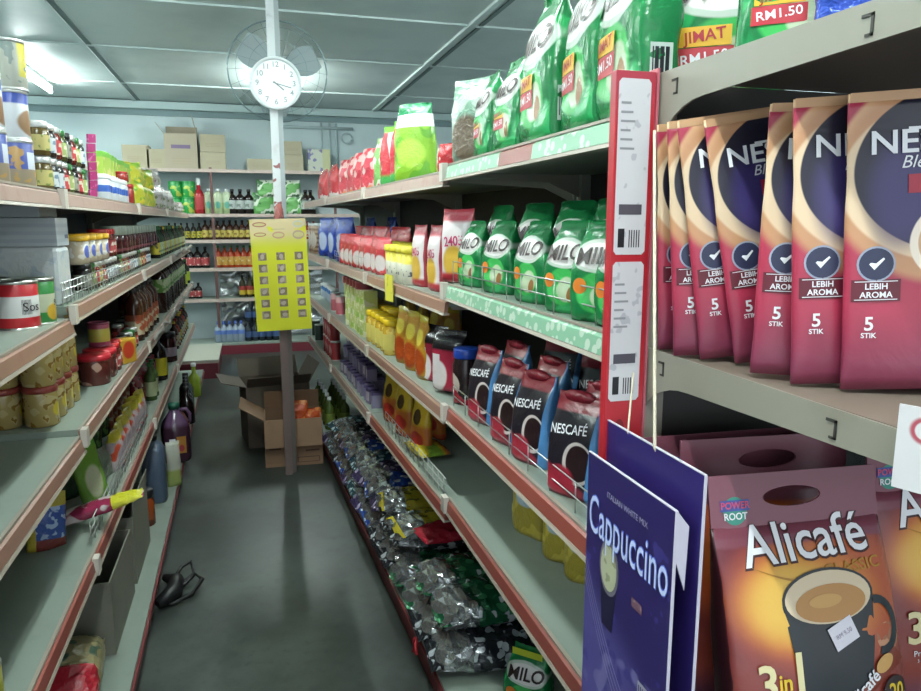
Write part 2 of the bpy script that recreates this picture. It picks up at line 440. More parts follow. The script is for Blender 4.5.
def bay(label, pa, pb, shelves, base, topz, depth=.44, base_out=.05, group='gondola bays'):
    """pa -> pb runs left to right for someone facing the bay; local y goes into the shelf"""
    a, L, ang = local_frame(pa, pb)
    t = thing('gondola_bay', (a.x, a.y, 0), ang); tag(t, label, 'shelving unit', group)
    mb = MB(); mb.box(.0, depth, .05, L, depth+.015, topz); mb.build('back_panel', BACKP, t)
    for x in (0, L-.03): MB().box(x, depth-.03, 0, x+.03, depth+.02, topz).build('upright', UPR, t)
    bz, bm = base
    MB().box(.002, -base_out, bz-.02, L-.002, depth, bz).build('base_shelf', SHM, t)
    MB().box(.002, -base_out+.015, 0, L-.002, -base_out+.03, bz-.02).box(.002, -base_out-.008, bz-.03, L-.002, -base_out+.012, bz-.012).build('kick_plate', bm, t)
    for (z, rails, fence) in shelves:
        s_ = MB().box(.003, .012, z-.022, L-.003, depth, z).build('shelf', SHM, t)
        mb = MB()      # C-section rail, tilted strip between two pale lips
        for (f0, f1, mi) in rails:
            mb.prism([(0, -.005), (.008, 0), (.0135, 0), (.0075, -.034), (-.004, -.034)], lambda u, v, q, f0=f0, f1=f1: (.003+(L-.006)*(f0+(f1-f0)*q), u-.001, z-.004+v), mi)
        mb.prism([(.004, 0), (.016, 0), (.016, .003), (.004, .005)], lambda u, v, q: (.003+(L-.006)*q, u, z-.0035+v), 0)
        mb.prism([(-.009, -.043), (.012, -.043), (.012, -.038), (-.006, -.036)], lambda u, v, q: (.003+(L-.006)*q, u, z-.003+v), 0)
        mb.build('price_rail', [RLIP, RORG, RRED, RPNK, RGRN], s_)
        for x in (.012, L-.012):
            MB().prism([(.02, -.001), (depth, -.001), (depth, -.10), (depth*.72, -.045), (.02, -.03)], lambda u, v, q: (x-.0015+.003*q+(-.006 if x > .1 else .006)*0, u, z-.001+v)).build('bracket', SHS, s_)
        MB().box(-.018, -.014, z-.046, .018, .002, z+.004).build('rail_clip', CLIP, s_)
        if fence:
            mb = MB(); x0, x1, hh = L*fence[0]+.01, L*fence[1]-.01, fence[2]
            for k_ in range(fence[3]): mb.tube([(x0, .02, z+hh*(k_+1)/fence[3]), (x1, .02, z+hh*(k_+1)/fence[3])], .0017, 5)
            q = x0
            while q <= x1: mb.tube([(q, .02, z-.002), (q, .02, z+hh)], .0015, 5); q += fence[4]
            mb.build('wire_fence', WIRE, s_)
    return t
def loose_strip(t, L, z, seed):
    rnd = random.Random(seed); mb = MB(); n = 40; w_ = .02
    P = []
    for i in range(n+1):
        u = i/n; P.append((L*(.05+.9*u), -.015-.02*abs(math.sin(u*9+seed))-.006*rnd.random(), z+.004+.022*abs(math.sin(u*13+seed*2))+.006*rnd.random()))
    mb.v = [(x, y, q) for x, y, q in P]+[(x, y-.012, q-w_) for x, y, q in P]+[(x, y+.001, q+.001) for x, y, q in P]+[(x, y-.011, q-w_+.001) for x, y, q in P]; N = n+1
    for i in range(n):
        mb.face((i, i+1, N+i+1, N+i), 0, True); mb.face((2*N+i+1, 2*N+i, 3*N+i, 3*N+i+1), 0, True)
        mb.face((i+1, i, 2*N+i, 2*N+i+1)); mb.face((N+i, N+i+1, 3*N+i+1, 3*N+i))
    mb.build('loose_rail_cover', M('milky_plastic', 'b9b6ae', .25), t)
def off(p, dx): return (p[0]+dx, p[1])
full = lambda m: [(0, 1, m)]
Z1, Z2, Z3, Z4, Z5 = 1.66, 1.323, .958, .668, .13
F1, F2, F3, F4 = 1.645, 1.275, .945, .63
BLAB = ['near bay of the right gondola holding green malt drink packs', 'second bay of the right gondola with orange-yellow pouches', 'third bay of the right gondola with small purple tins', 'far bay of the right gondola beside the carton of bottles']
bay(BLAB[0], FR[1], FR[0], [(Z1, [(0, .42, 4), (.42, .6, 2), (.6, 1, 4)], None), (Z2, full(4), (0, 1, .065, 2, .09)), (Z3, full(2), (0, 1, .06, 2, .12)), (Z4, full(2), None)], (Z5, KICK), 1.72)
bay(BLAB[1], FR[2], FR[1], [(F1, full(3), None), (F2, full(1), None), (F3, full(1), None), (F4, full(2), (.2, .95, .07, 3, .06))], (Z5, KICK), 1.7)
bay(BLAB[2], FR[3], FR[2], [(F1, full(3), None), (F2, full(3), (.1, .9, .06, 2, .08)), (F3, full(3), None), (F4, full(3), None)], (Z5, KICK), 1.7)
bay(BLAB[3], FR[4], FR[3], [(F1, full(3), None), (F2, full(3), None), (F3, full(3), None), (F4, full(3), None)], (Z5, KICK), 1.7)
# the other face of the right gondola
for i in range(3):
    pa = (FR[i][0]+.95, FR[i][1]); pb = (FR[i+1][0]+.95, FR[i+1][1])
    bay(['far-side bay of the right gondola behind the green malt packs', 'far-side bay of the right gondola behind the red pouches', 'far-side bay of the right gondola behind the blue packs'][i],
        pa, pb, [(1.62, full(3), None), (1.25, full(3), None), (.9, full(3), None)], (Z5, KICK), 1.7)
L1, L2, L3, L4, L5 = 1.58, 1.28, .943, .57, .12
N1, N2, N3, N4 = 1.58, 1.25, .927, .575
LLAB = ['near bay of the left gondola with empty lower shelves and tins', 'second bay of the left gondola holding yellow jars', 'third bay of the left gondola with dark sauce bottles', 'far bay of the left gondola with tall dark bottles']
bay(LLAB[0], FL[0], FL[1], [(N1, full(3), None), (N2, full(1), None), (N3, full(1), None), (N4, full(2), None)], (L5, KICK), 1.62, .46, .055)
bay(LLAB[1], FL[1], FL[2], [(L1, full(3), None), (L2, full(1), (.0, .95, .06, 3, .05)), (L3, full(1), None), (L4, full(2), (.05, .95, .07, 3, .06))], (L5, KICK), 1.62, .46, .055)
BAY9 = bay(LLAB[2], FL[2], FL[3], [(L1, full(3), None), (L2, full(3), None), (L3, full(1), None), (L4, full(1), None)], (L5, KICK), 1.62, .46, .055)
BAY10 = bay(LLAB[3], FL[3], FL[4], [(L1, full(3), None), (L2, full(3), None), (L3, full(3), None), (L4, full(3), None)], (L5, KICK), 1.62, .46, .055)
for t_, zs in ((BAY9, (L3,)), (BAY10, (L2, L3))):
    for k, z in enumerate(zs): loose_strip(t_, (1.4, 2.1)[t_ is BAY10]*.95, z, k+3)

# endcap at the near end of the right gondola
ec = thing('endcap_shelf', (.55, .92, 0)); tag(ec, 'grey endcap shelving with slotted side brackets at the gondola end', 'shelving unit')
ENM = M('endcap_enamel', '8d887c', .42, dirt=(10, .5, .3, '7f786a'))
EW = .95
MB().box(.0, .0, .05, EW, .012, 1.69).build('back_panel', M('endcap_back', '2a2624', .5), ec)
for x in (0, EW-.03): MB().box(x, -.012, 0, x+.03, .0, 1.70).build('upright', ENM, ec)
def curve_br(zt, yn, drop, depth0, tn):
    """side bracket outline in (y,z); y negative = towards the viewer"""
    pts = [(0, zt), (-yn, zt-.004), (-yn, zt-.004-tn)]
    for i in range(0, 9):
        a = i/8; y = -(.095-.085*math.sin(a*math.pi/2)**1.0) if False else -(.115*(1-math.sin(a*math.pi/2)) + .0)
        z = zt-.045-(drop-.045)*(1-math.cos(a*math.pi/2))
        pts.append((y-.0, z))
    pts.append((0, zt-drop)); return pts
for nm, zt, yn, drop in (('top', 1.70, .44, .145), ('mid', 1.321, .46, .12), ('low', .82, .44, .12)):
    sh = MB().box(.004, -yn+.004, zt-.012, EW-.004, -.013, zt-.003).build('shelf', M('endcap_board', '77695f', .45, dirt=(8, .5, .4, '6e5f54')), ec)
    MB().box(.0, -yn-.008, zt-.042, EW, -yn+.003, zt).build('front_lip', ENM, sh)
    for x in (0, EW-.003):
        b_ = MB().prism(curve_br(zt, yn, drop, 0, .034), lambda u, v, q: (x+.003*q, u, v)).build('side_bracket', ENM, sh)
    # punched C-shaped slots
    sl = MB()
    for yy in (-.05, -.36):
        sl.box(-.0012, yy-.008, zt-.034, -.0002, yy-.005, zt-.014); sl.box(-.0012, yy-.008, zt-.017, -.0002, yy+.006, zt-.014); sl.box(-.0012, yy-.008, zt-.034, -.0002, yy+.001, zt-.0315)
    sl.build('slot', M('slot_dark', '33302c', .6), sh)
MB().box(.03, -.02, 1.60, EW-.03, -.002, 1.64).build('rear_beam', M('beam_grey', '6d6d68', .4), ec)
MB().box(.0, -.44, 0, EW, -.42, .12).build('kick_plate', KICK, ec)
MB().box(.0, -.44, .10, EW, -.013, .12).build('base_shelf', ENM, ec)

# ------------------------------------------------------------ row placing
def row(proto, side, z, pxs, d, desc, where, group, rz=0, dz=0, jit=.004, ords=ORD, sc=None, near_first=True, dd=None, rzj=9):
    """a run of the same product along a shelf; pxs are the columns they stand in"""
    base = -90 if side == 'R' else 90
    pts = [along(side, p, z, d + (dd[i] if dd else 0)) for i, p in enumerate(pxs)]
    order = sorted(range(len(pts)), key=lambda i: pts[i][1])
    for k, i in enumerate(order):
        x, y, zz = pts[i]; n = len(pts)
        o_ = ords[k] if n > 1 else ''
        if n > 2 and k == n-1: o_ = 'farthest'
        lab = (desc + ', ' + (o_ + ' ' if n > 1 else '') + where).rstrip(', ')
        spawn(proto, (x + random.uniform(-jit, jit), y, z + dz), R(base + rz + random.uniform(-rzj, rzj)), lab, group, sc=sc)
def run(side, z, p0, p1, step, d=0):
    """picture columns of a run of goods set every step metres between columns p0 and p1"""
    a = along(side, p0, z, d); b = along(side, p1, z, d); y0, y1 = sorted((a[1], b[1])); out = []
    n = max(1, int(round((y1-y0)/step))+1)
    line = FR if side == 'R' else FL; sg = 1 if side == 'R' else -1
    end = line[-1][1] - .06
    for i in range(n):
        y = y0 + step*i
        if y > end: break
        out.append(project_x((front(line, y)+sg*d, y, z)))
    return out
RS = ['top right shelf', 'second right shelf', 'third right shelf', 'fourth right shelf', 'right base shelf']
LS = ['top left shelf', 'second left shelf', 'third left shelf', 'fourth left shelf', 'left base shelf']

# ---- green malt drink packs
def malt_mat(nm, w, h, tagc):
    return M(nm, '18753f', .26, crinkle=.35, cscale=22, wob=.008, layers=(
        ('N', 12, .58, '2da05a'), ('E', .0, h*.30, w*.34, h*.2, .15, '3fae55'), ('E', w*.1, h*.27, w*.2, h*.13, .2, 'b9c9a8'),
        ('E', w*.2, h*.22, w*.07, h*.08, .3, '8a6038'), ('E', 0, h*.66, w*.44, h*.17, .08, 'c7d2c6'), ('E', 0, h*.66, w*.38, h*.135, .05, 'ece7e4'),
        ('S', w*.46, '14703c'), ('Z', h*.93, h*.94, '157a40')))
def malt(name, w, h, d, label, tags=True, small=False):
    t = thing(name); tag(t, label, 'drink pack', 'green malt drink packs')
    mb, sf = bag_mesh(w, h, d, 4.0, rumple=.0018, seed=int(h*1000), pinch=.35, shoulder=.5, bend=.01); mb.build('body', malt_mat('malt_%d' % int(h*1000), w, h, 0), t)
    text(t, 'MILO', w*.33, 0, h*.66, M('malt_brown', '2c1a17', .4), lambda u, v: sf(u, v)-.0028, rot=.06, shear=.15, bold=.02)
    if tags:
        a = decal(t, rect(-w*.36, w*.06, h*.36, h*.46), M('deal_yellow', 'dfae2a', .4), sf, 'deal_tag', .0012)
        text(a, 'JIMAT', w*.13, -w*.15, h*.41, REDP, lambda u, v: sf(u, v)-.0018, rot=.1, bold=.015)
        b_ = decal(t, rect(-w*.38, w*.08, h*.24, h*.355), M('deal_red', 'b5303a', .4), sf, 'price_tag', .0012)
        text(b_, 'RM1.50', w*.125, -w*.15, h*.30, WHITE, lambda u, v: sf(u, v)-.001, rot=.1, bold=.01)
    else:
        decal(t, ell(-w*.28, h*.36, w*.12, h*.08), M('deal_orange', 'd97a26', .4), sf, 'deal_tag', .0012)
    sd = MB()   # barcode patch on the side gusset
    D = d*.5
    sd.v += [(w/2+.0012, -D*.42, h*.12), (w/2+.0012, D*.42, h*.12), (w/2+.0012, D*.42, h*.34), (w/2+.0012, -D*.42, h*.34)]; sd.face((0, 1, 2, 3))
    sb = sd.build('barcode_patch', M('patch_white', 'b7c3bc', .5), t)
    for i in range(7):
        sd = MB(); y = -D*.34 + D*.68*i/7
        sd.v += [(w/2+.0016, y, h*.15), (w/2+.0016, y+D*.05*(1+i % 2), h*.15), (w/2+.0016, y+D*.05*(1+i % 2), h*.32), (w/2+.0016, y, h*.32)]; sd.face((0, 1, 2, 3))
        if i == 0: bar = sd
        else:
            n = len(bar.v); bar.v += sd.v; bar.face((n, n+1, n+2, n+3))
    bar.build('barcode', BLACK, sb)
    return t
mid_ = malt('malt_drink_pack', .16, .25, .075, 'x')
big = malt('malt_drink_pack', .185, .295, .085, 'x')
where = 'on the ' + RS[0]
row(big, 'R', Z1, [548, 592, 634], .06, 'tall glossy green malt drink bag with deal tags', 'top right shelf', 'large malt drink bags in the front row', rz=0)
spawn(mid_, (.70, .83, 1.701), R(-38), sc=(.9, .9, .8), label='large green malt drink bag standing on the endcap top')
spawn(big, (.735, 1.03, Z1), R(-35), 'large green malt drink bag with deal tags at the corner above the bracket')
row(big, 'R', Z1, [640], .22, 'large green malt drink bag', 'behind the front row, top right shelf', None, rz=30)
mid = mid_
row(mid, 'R', Z1, [516, 492], .05, 'medium green malt drink bag with deal tag', 'of two beside the tall bags', 'medium malt drink bags', rz=4)
clr, _ = simple_bag('malt_drink_pack', .14, .215, .07, M('clear_malt', '7fa18c', .2, crinkle=.5, layers=(('N', 14, .5, 'b5c4b8'), ('E', 0, .06, .06, .06, .3, '6f5f50'))), 'x', 'drink pack')
row(clr, 'R', Z1, [474], .05, 'crumpled pale green and brown pack left of the malt bags', 'on the top right shelf', None, rz=25)
sm = malt('malt_drink_pack', .125, .178, .06, 'x', tags=False)
row(sm, 'R', Z2, [476, 501, 534, 571, 603, 628], .06, 'small green malt drink pouch', 'front row second right shelf', 'small malt pouches in the front row', rz=22, rzj=12)
row(sm, 'R', Z2, [500, 535, 575, 615], .17, 'small green malt drink pouch', 'back row second right shelf', 'small malt pouches in the back row', rz=30, dz=.0, rzj=14, sc=(1.1, 1.1, 1.25))
# red, cream topped pouches beside the malt pouches
zb = thing('candy_bag'); tag(zb, 'x', 'snack bag')
mb, sf = bag_mesh(.125, .215, .05, 2.6, rumple=.001, shoulder=.6, topd=.003)
mb.build('body', M('pink_white_bag', 'd9cfd0', .3, crinkle=.2, layers=(('Z', .17, .185, 'a83343'), ('E', 0, .06, .045, .05, .3, 'c9a13e'), ('S', .058, 'b03b48'), ('D', 0, -1, -.035, -.02, 'a12c38'))), zb)
text(zb, '2405', .04, 0, .12, M('magenta_print', 'b02a5c', .4), sf, rot=.08, bold=.02)
row(zb, 'R', Z2, [460], .06, 'white and red pouch with magenta lettering beside the green pouches', '', None, rz=35)
row(zb, 'R', F2, [437, 422], .06, 'red topped white pouch with yellow print', 'of two beside the yellow lidded tubs', 'red topped pouches', rz=5)
# yellow lidded tubs
tb = thing('lidded_tub'); tag(tb, 'x', 'tub')
MB().lathe([(.034, 0), (.038, .004), (.04, .115)], 24, sx=1, sy=1, pw=3.5).build('body', M('tub_white_yellow', 'c9c7b8', .4, layers=(('Z', .07, .078, 'cdbf3c'), ('N', 45, .56, .03, .08, '4a5560'))), tb)
MB().lathe([(.042, .112), (.044, .116), (.043, .137), (.001, .138)], 24, pw=3.5).build('lid', M('tub_yellow_lid', 'cfc033', .35), tb)
row(tb, 'R', F2, run('R', F2, 414, 394, .092, .05), .05, 'square white tub with yellow lid', 'row beside the hanging yellow price tag', 'yellow lidded tubs', rzj=3)
row(tb, 'R', F2, run('R', F2, 414, 394, .092, .15), .15, 'square white tub with yellow lid', 'back row near the yellow tag', 'yellow lidded tubs behind')
# red and blue bags further along
rb, _ = simple_bag('snack_bag', .12, .16, .05, M('red_bag', 'a82a34', .25, crinkle=.5, layers=(('E', 0, .05, .045, .035, .3, 'cfc3c3'), ('N', 20, .6, 'd04a4e'))), 'x', 'snack bag', seed=3)
row(rb, 'R', F2, run('R', F2, 384, 346, .13, .05), .05, 'small glossy red bag', 'front row second right shelf', 'small red bags second right shelf', rz=20, rzj=18)
row(rb, 'R', F2, run('R', F2, 405, 360, .16, .2), .2, 'small glossy red bag', 'back row second right shelf', 'small red bags at the back', rz=10, rzj=18, sc=(1, 1, 1.25))
bb, _ = simple_bag('snack_bag', .17, .25, .08, M('blue_bag', '2440a0', .22, crinkle=.6, layers=(('E', 0, .10, .05, .06, .3, 'b9c4de'), ('N', 16, .6, '1a2b78'))), 'x', 'snack bag', seed=4)
row(bb, 'R', F2, [346, 337, 328], .07, 'glossy blue bag', 'of the blue bags second right shelf', 'blue bags second right shelf', rz=15, rzj=14)
row(bb, 'R', F2, [392, 372], .28, 'dark blue bag', 'at the back behind the red bags', 'blue bags at the back', rz=15, rzj=14)
nb = thing('biscuit_jar'); tag(nb, 'x', 'jar')
MB().lathe([(.045, 0), (.05, .004), (.05, .19), (.045, .2)], 16).build('body', M('biscuit_jar_body', 'a98f78', .3, layers=(('B', -.1, .1, .01, .2, .03, 'z', '7a5a44'), ('E', .01, .1, .03, .06, .2, 'c8bfb5'))), nb)
MB().lathe([(.047, .198), (.05, .2), (.05, .215), (.001, .217)], 16).build('lid', WHTCAP, nb)
row(nb, 'R', F2, run('R', F2, 321, 313, .13, .06), .06, 'brown and cream biscuit jar', 'on the far end, second right shelf', 'biscuit jars far end')
# top right shelf, farther bays
cb, _ = simple_bag('chip_bag', .17, .275, .08, M('lime_bag', '7fae2e', .22, crinkle=.45, wob=.01, layers=(('N', 14, .55, '5f9a2c'), ('Z', .19, .195, 'd7d4da'), ('Z', .235, .24, '1f7a4a'), ('E', 0, .1, .06, .05, .3, 'a9c94c'))), 'x', 'snack bag', rumple=.002, seed=9, pinch=.2)
row(cb, 'R', F1, [416], .08, 'big lime green bag with white band and dark green top', 'on the top right shelf', None, rz=45, rzj=0)
rc, _ = simple_bag('chip_bag', .13, .235, .06, M('red_green_bag', 'b82a34', .22, crinkle=.5, wob=.01, layers=(('D', 1, .3, .045, .05, 'd8c8c0'), ('D', 0, -1, -.05, -.03, '3f9a4a'), ('Z', .21, .215, '6fbf3f'))), 'x', 'snack bag', seed=10, pinch=.35)
row(rc, 'R', F1, [403, 393], .07, 'tall red bag with green ends', 'of two left of the lime bag', 'tall red bags with green ends', rz=30, rzj=8)
lc, _ = simple_bag('chip_bag', .12, .21, .06, M('green_cream_bag', '6aa04a', .25, crinkle=.5, wob=.02, layers=(('N', 18, .5, 'd8d2c4'), ('N', 11, .6, 'c04048'))), 'x', 'snack bag', seed=12, pinch=.3)
row(lc, 'R', F1, [383], .07, 'mixed green and cream bag left of the tall red bags', 'top right shelf', None, rz=25)
pk, _ = simple_bag('chip_bag', .15, .19, .07, M('pink_crinkle', 'c03a48', .18, crinkle=.8, wob=.02, layers=(('N', 22, .5, 'dca7a4'), ('N', 9, .58, 'cf7a52'))), 'x', 'snack bag', rumple=.003, seed=13, pinch=.15)
row(pk, 'R', F1, [373, 364, 356, 349], .08, 'pink and red clear-wrapped snack bag', 'cluster on the top right shelf', 'pink and red snack bags', rz=20, rzj=22)
rd, _ = simple_bag('chip_bag', .17, .2, .08, M('deep_red_bag', 'b02028', .2, crinkle=.7, layers=(('N', 20, .56, .0, .11, 'c9bdb8'),)), 'x', 'snack bag', rumple=.003, seed=14, pinch=.1)
row(rd, 'R', F1, [336, 326], .08, 'deep red pillow bag', 'of two at the far end, top right shelf', 'deep red bags', rz=20, rzj=15)
wy = bottle('drink_bottle', .022, .13, M('milky_yellow', 'cfc67a', .3, layers=(('Z', .06, .075, 'd8dcd8'),)), WHTCAP, None, 'x', 'bottle', k=12)
row(wy, 'R', F1, run('R', F1, 445, 436, .05, .2), .2, 'small white and yellow bottle', 'between the lime bag and malt bags', 'small white and yellow bottles', rzj=0)
row(wy, 'R', Z1, [452, 459, 466], .26, 'small white and yellow bottle', 'just left of the pale green pack', 'small white and yellow bottles near', rzj=0)
row(rd, 'R', Z1, [447], .10, 'small red packet between lime bag and malt bags', 'top right shelf', None, rz=40, sc=(.4, .5, .45))
# third right shelf : blue and black coffee pouches
def blue_coffee():
    w, h, d = .125, .205, .06
    t = thing('coffee_pouch'); tag(t, 'x', 'coffee pouch', 'blue sided coffee pouches')
    mb, sf = bag_mesh(w, h, d, 4.5, rumple=.0012, shoulder=.45, pinch=.12, bend=.012, topd=.006)
    mb.build('body', M('blue_coffee', '1d1a22', .28, crinkle=.22, cscale=26, layers=(
        ('D', -.5, -1, -.045, -.035, '8f2436'), ('E', .02, .075, .036, .043, .06, 'c9bdb9'), ('E', .022, .076, .03, .036, .06, '241518'),
        ('E', -.02, .035, .035, .03, .3, 'a32a3c'), ('Z', h*.82, h*.85, '8f2432'), ('D', 1, -.06, .038, .039, '4f86bc'))), t)
    text(t, 'NESCAFÉ', .026, -.008, .138, WHITE, lambda u, v: sf(u, v)-.003, rot=.1, bold=.01, sx=.85)
    sd = MB(); sd.v += [(w/2-.0002, -d*.2, .03), (w/2-.0002, d*.25, .03), (w/2-.0002, d*.25, .10), (w/2-.0002, -d*.2, .10)]; sd.face((0, 1, 2, 3))
    ob = sd.build('side_print', M('side_lilac', 'a38fae', .5, layers=(('N', 60, .5, '5a6fae'),)), t); ob.location.x = .002
    MB().lathe([(.02, 0), (.026, .012), (.014, .02), (.001, .022)], 10, cx=-.006, sx=1.7, sy=.5).build('folded_top', M('dark_red_foil', '8a2333', .3, crinkle=.4), t).location = (0, .012, h*.93)
    return t
bc = blue_coffee()
row(bc, 'R', Z3, [487, 512, 535, 575], .06, 'blue sided coffee pouch with red top', 'front row third right shelf', 'blue coffee pouches in the front row', rz=20, rzj=7)
row(bc, 'R', Z3, [514, 549, 606, 640], .16, 'blue sided coffee pouch with red top', 'second row third right shelf', 'blue coffee pouches in the second row', rz=22, rzj=9)
row(bc, 'R', Z3, [560, 600], .27, 'blue sided coffee pouch with red top', 'back row third right shelf', 'blue coffee pouches in the back row', rz=34, rzj=12, sc=(1, 1, 1.1))
bj = jar('coffee_jar', .042, .17, M('coffee_jar_body', '241a1c', .2, layers=(('E', .0, .06, .03, .035, .1, 'b9aaa0'), ('N', 30, .55, .0, .06, 'a3283a'))), M('blue_lid', '2246a4', .3), None, 'x', 'jar')
row(bj, 'R', Z3, [467], .07, 'dark coffee jar with bright blue lid', 'third right shelf', None)
kj = thing('coffee_pouch'); tag(kj, 'x', 'coffee pouch')
mb, sf = bag_mesh(.13, .2, .07, 3.5, rumple=.001, shoulder=.7)
mb.build('body', M('black_red_pack', 'a02a40', .25, crinkle=.2, layers=(('E', -.03, .05, .04, .05, .2, 'd8cccb'), ('Z', .13, .14, '18181d'), ('S', .058, '1d171b'))), kj)
decal(kj, rect(-.055, -.02, .02, .12), M('paper_strip', 'cfc6c6', .5), sf, 'label')
row(kj, 'R', Z3, [452], .08, 'black topped red coffee pack with white strip', 'of two by the shelf joint', 'black topped red packs', rz=30)
row(kj, 'R', F3, [437], .09, 'black topped red coffee pack beside the orange pouches', 'third right shelf', None, rz=20)
# orange-yellow pouches
oy, _ = simple_bag('seasoning_pouch', .10, .225, .055, M('orange_yellow', 'b3842a', .24, crinkle=.4, wob=.01, layers=(('E', 0, .06, .045, .05, .3, 'a8471c'), ('E', 0, .15, .03, .03, .3, 'd2c04a'), ('Z', .20, .21, 'b7aa33'))), 'x', 'pouch', seed=20, pinch=.3, shoulder=.4)
row(oy, 'R', F3, [425, 414, 404], .06, 'tall orange and yellow pouch', 'front of the third right shelf', 'orange and yellow pouches third shelf', rz=15, rzj=10)
row(oy, 'R', F3, [452, 438, 424, 411], .26, 'yellow and brown pouch', 'back row third right shelf', 'yellow and brown pouches at the back', rz=15, rzj=14, sc=(1.2, 1, .95))
yj = jar('sauce_jar', .04, .15, M('amber_jar', 'b8922e', .22, layers=(('N', 25, .55, 'd3b95c'),)), YELCAP, M('amber_label', 'c7b75e', .5), 'x', 'jar')
row(yj, 'R', F3, run('R', F3, 393, 374, .09, .06), .06, 'amber jar with yellow lid', 'front of the third right shelf', 'amber jars third right shelf')
row(yj, 'R', F3, run('R', F3, 396, 374, .09, .15), .15, 'amber jar with yellow lid', 'row behind, third right shelf', 'amber jars behind')
gb = carton('tea_box', .085, .07, .075, M('pale_green_box', 'a9b06a', .5, layers=(('N', 30, .5, 'c3c2a0'), ('R', -.03, .03, .01, .035, '86a83c'))), 'x', 'box')
for lv, nm in ((0, 'bottom tier'), (1, 'second tier'), (2, 'top tier')):
    row(gb, 'R', F3, run('R', F3, 369, 354, .093, .06), .06, 'pale green box', nm+' beside the amber jars', 'pale green boxes '+nm, dz=.0755*lv)
rl = can('round_tin', .045, .035, M('dark_red_tin', '7a2a30', .35), M('dark_red_lid', '86303a', .35), 'x', 'tin', k=18)
row(rl, 'R', F3, run('R', F3, 366, 352, .1, .06), .06, 'flat dark red tin', 'on top of the pale green boxes', 'flat dark red tins', dz=.0755*3)
pkc = can('drink_can', .03, .115, M('pink_can', 'b5606a', .35, layers=(('Z', .07, .08, 'd0a0a4'),)), SILV, 'x', 'can')
row(pkc, 'R', F3, [341, 336], .06, 'pink and white can', 'of two left of the pale green boxes', 'pink cans')
bw = jar('small_tub', .03, .10, M('blue_white_tub', 'aeb9c6', .35, layers=(('Z', .05, .06, '3f6ea8'),)), WHTCAP, None, 'x', 'tub')
row(bw, 'R', F3, run('R', F3, 335, 322, .1, .12), .12, 'small blue and white tub', 'far end, third right shelf', 'small blue and white tubs')
# fourth right shelf
yp, _ = simple_bag('snack_packet', .13, .15, .05, M('mustard_packet', '8c7f28', .3, crinkle=.5, layers=(('N', 22, .52, 'a8983c'), ('E', 0, .1, .04, .02, .3, '8fa0b0'))), 'x', 'snack bag', seed=21, rumple=.0025)
row(yp, 'R', Z4, [530], .15, 'crumpled yellow packet with grey print at the back', 'fourth right shelf', None, rz=20)
row(yp, 'R', Z4, [558], .16, 'upright yellow packet with pale picture near the camera', 'fourth right shelf', None, rz=30, sc=(.7, 1, .9))
row(yp, 'R', Z4, [582], .17, 'dark yellow packet half hidden behind the purple carton', 'fourth right shelf', None, rz=30, sc=(.7, 1, .9))
ry, _ = simple_bag('seasoning_pouch', .115, .21, .055, M('red_yellow_pouch', 'b0662a', .25, crinkle=.4, wob=.01, layers=(('Z', .10, .13, 'c4a52c'), ('E', 0, .145, .025, .03, .15, '4a3a20'), ('E', 0, .06, .04, .03, .3, '9c2c22'), ('D', 0, -1, -.025, -.02, 'b04a28'))), 'x', 'pouch', seed=22, pinch=.2, shoulder=.45)
row(ry, 'R', F4, [421, 405, 393], .07, 'red and yellow pouch', 'front of the fourth right shelf', 'red and yellow pouches fourth shelf', rz=22, rzj=10)
row(ry, 'R', F4, [437, 427, 415], .19, 'red and yellow pouch', 'back row fourth right shelf', 'red and yellow pouches behind', rz=12, rzj=10)
# small purple tins in a heap
pt = carton('tea_tin', .05, .05, .075, M('lilac_tin', '7f7890', .28, .3, layers=(('R', -.018, .018, .015, .06, 'd3ccd8'), ('Z', .062, .063, '4b3f66'))), 'x', 'tin')
k = 0; PTL = ['standing', 'tilted', 'lying', 'upright', 'slanted']
for lv, (pa_, pb_) in enumerate(((376, 346), (372, 350), (366, 352))):
    row(pt, 'R', F4, run('R', F4, pa_, pb_, .10 if lv else .085, .05+.03*lv), .05+.03*lv, 'small lilac and white tin', ['bottom tier, fourth right shelf', 'middle tier, fourth right shelf', 'top tier, fourth right shelf'][lv], 'lilac tins '+['bottom', 'middle', 'top'][lv]+' tier', dz=.076*lv, rzj=16)
row(pt, 'R', F4, run('R', F4, 380, 352, .085, .14), .14, 'small lilac and white tin', 'back row, fourth right shelf', 'lilac tins back row', rzj=16)
rc2 = can('drink_can', .033, .12, M('red_can', '8c2c30', .35, layers=(('E', 0, .06, .02, .03, .2, 'b08a88'),)), SILV, 'x', 'can')
row(rc2, 'R', F4, run('R', F4, 336, 329, .08, .05), .05, 'dark red can', 'far end, fourth right shelf', 'dark red cans')
row(rc2, 'R', F4, run('R', F4, 336, 329, .08, .05), .05, 'dark red can', 'stacked upper, fourth right shelf', 'dark red cans upper', dz=.123)
dkc = can('drink_can', .033, .12, M('dark_can', '33403c', .35, layers=(('R', -.01, .01, 0, .2, 'b8c0b8'),)), SILV, 'x', 'can')
row(dkc, 'R', F4, [320, 316], .05, 'dark green can with pale stripe', 'of two beside the dark red cans', 'dark green cans')

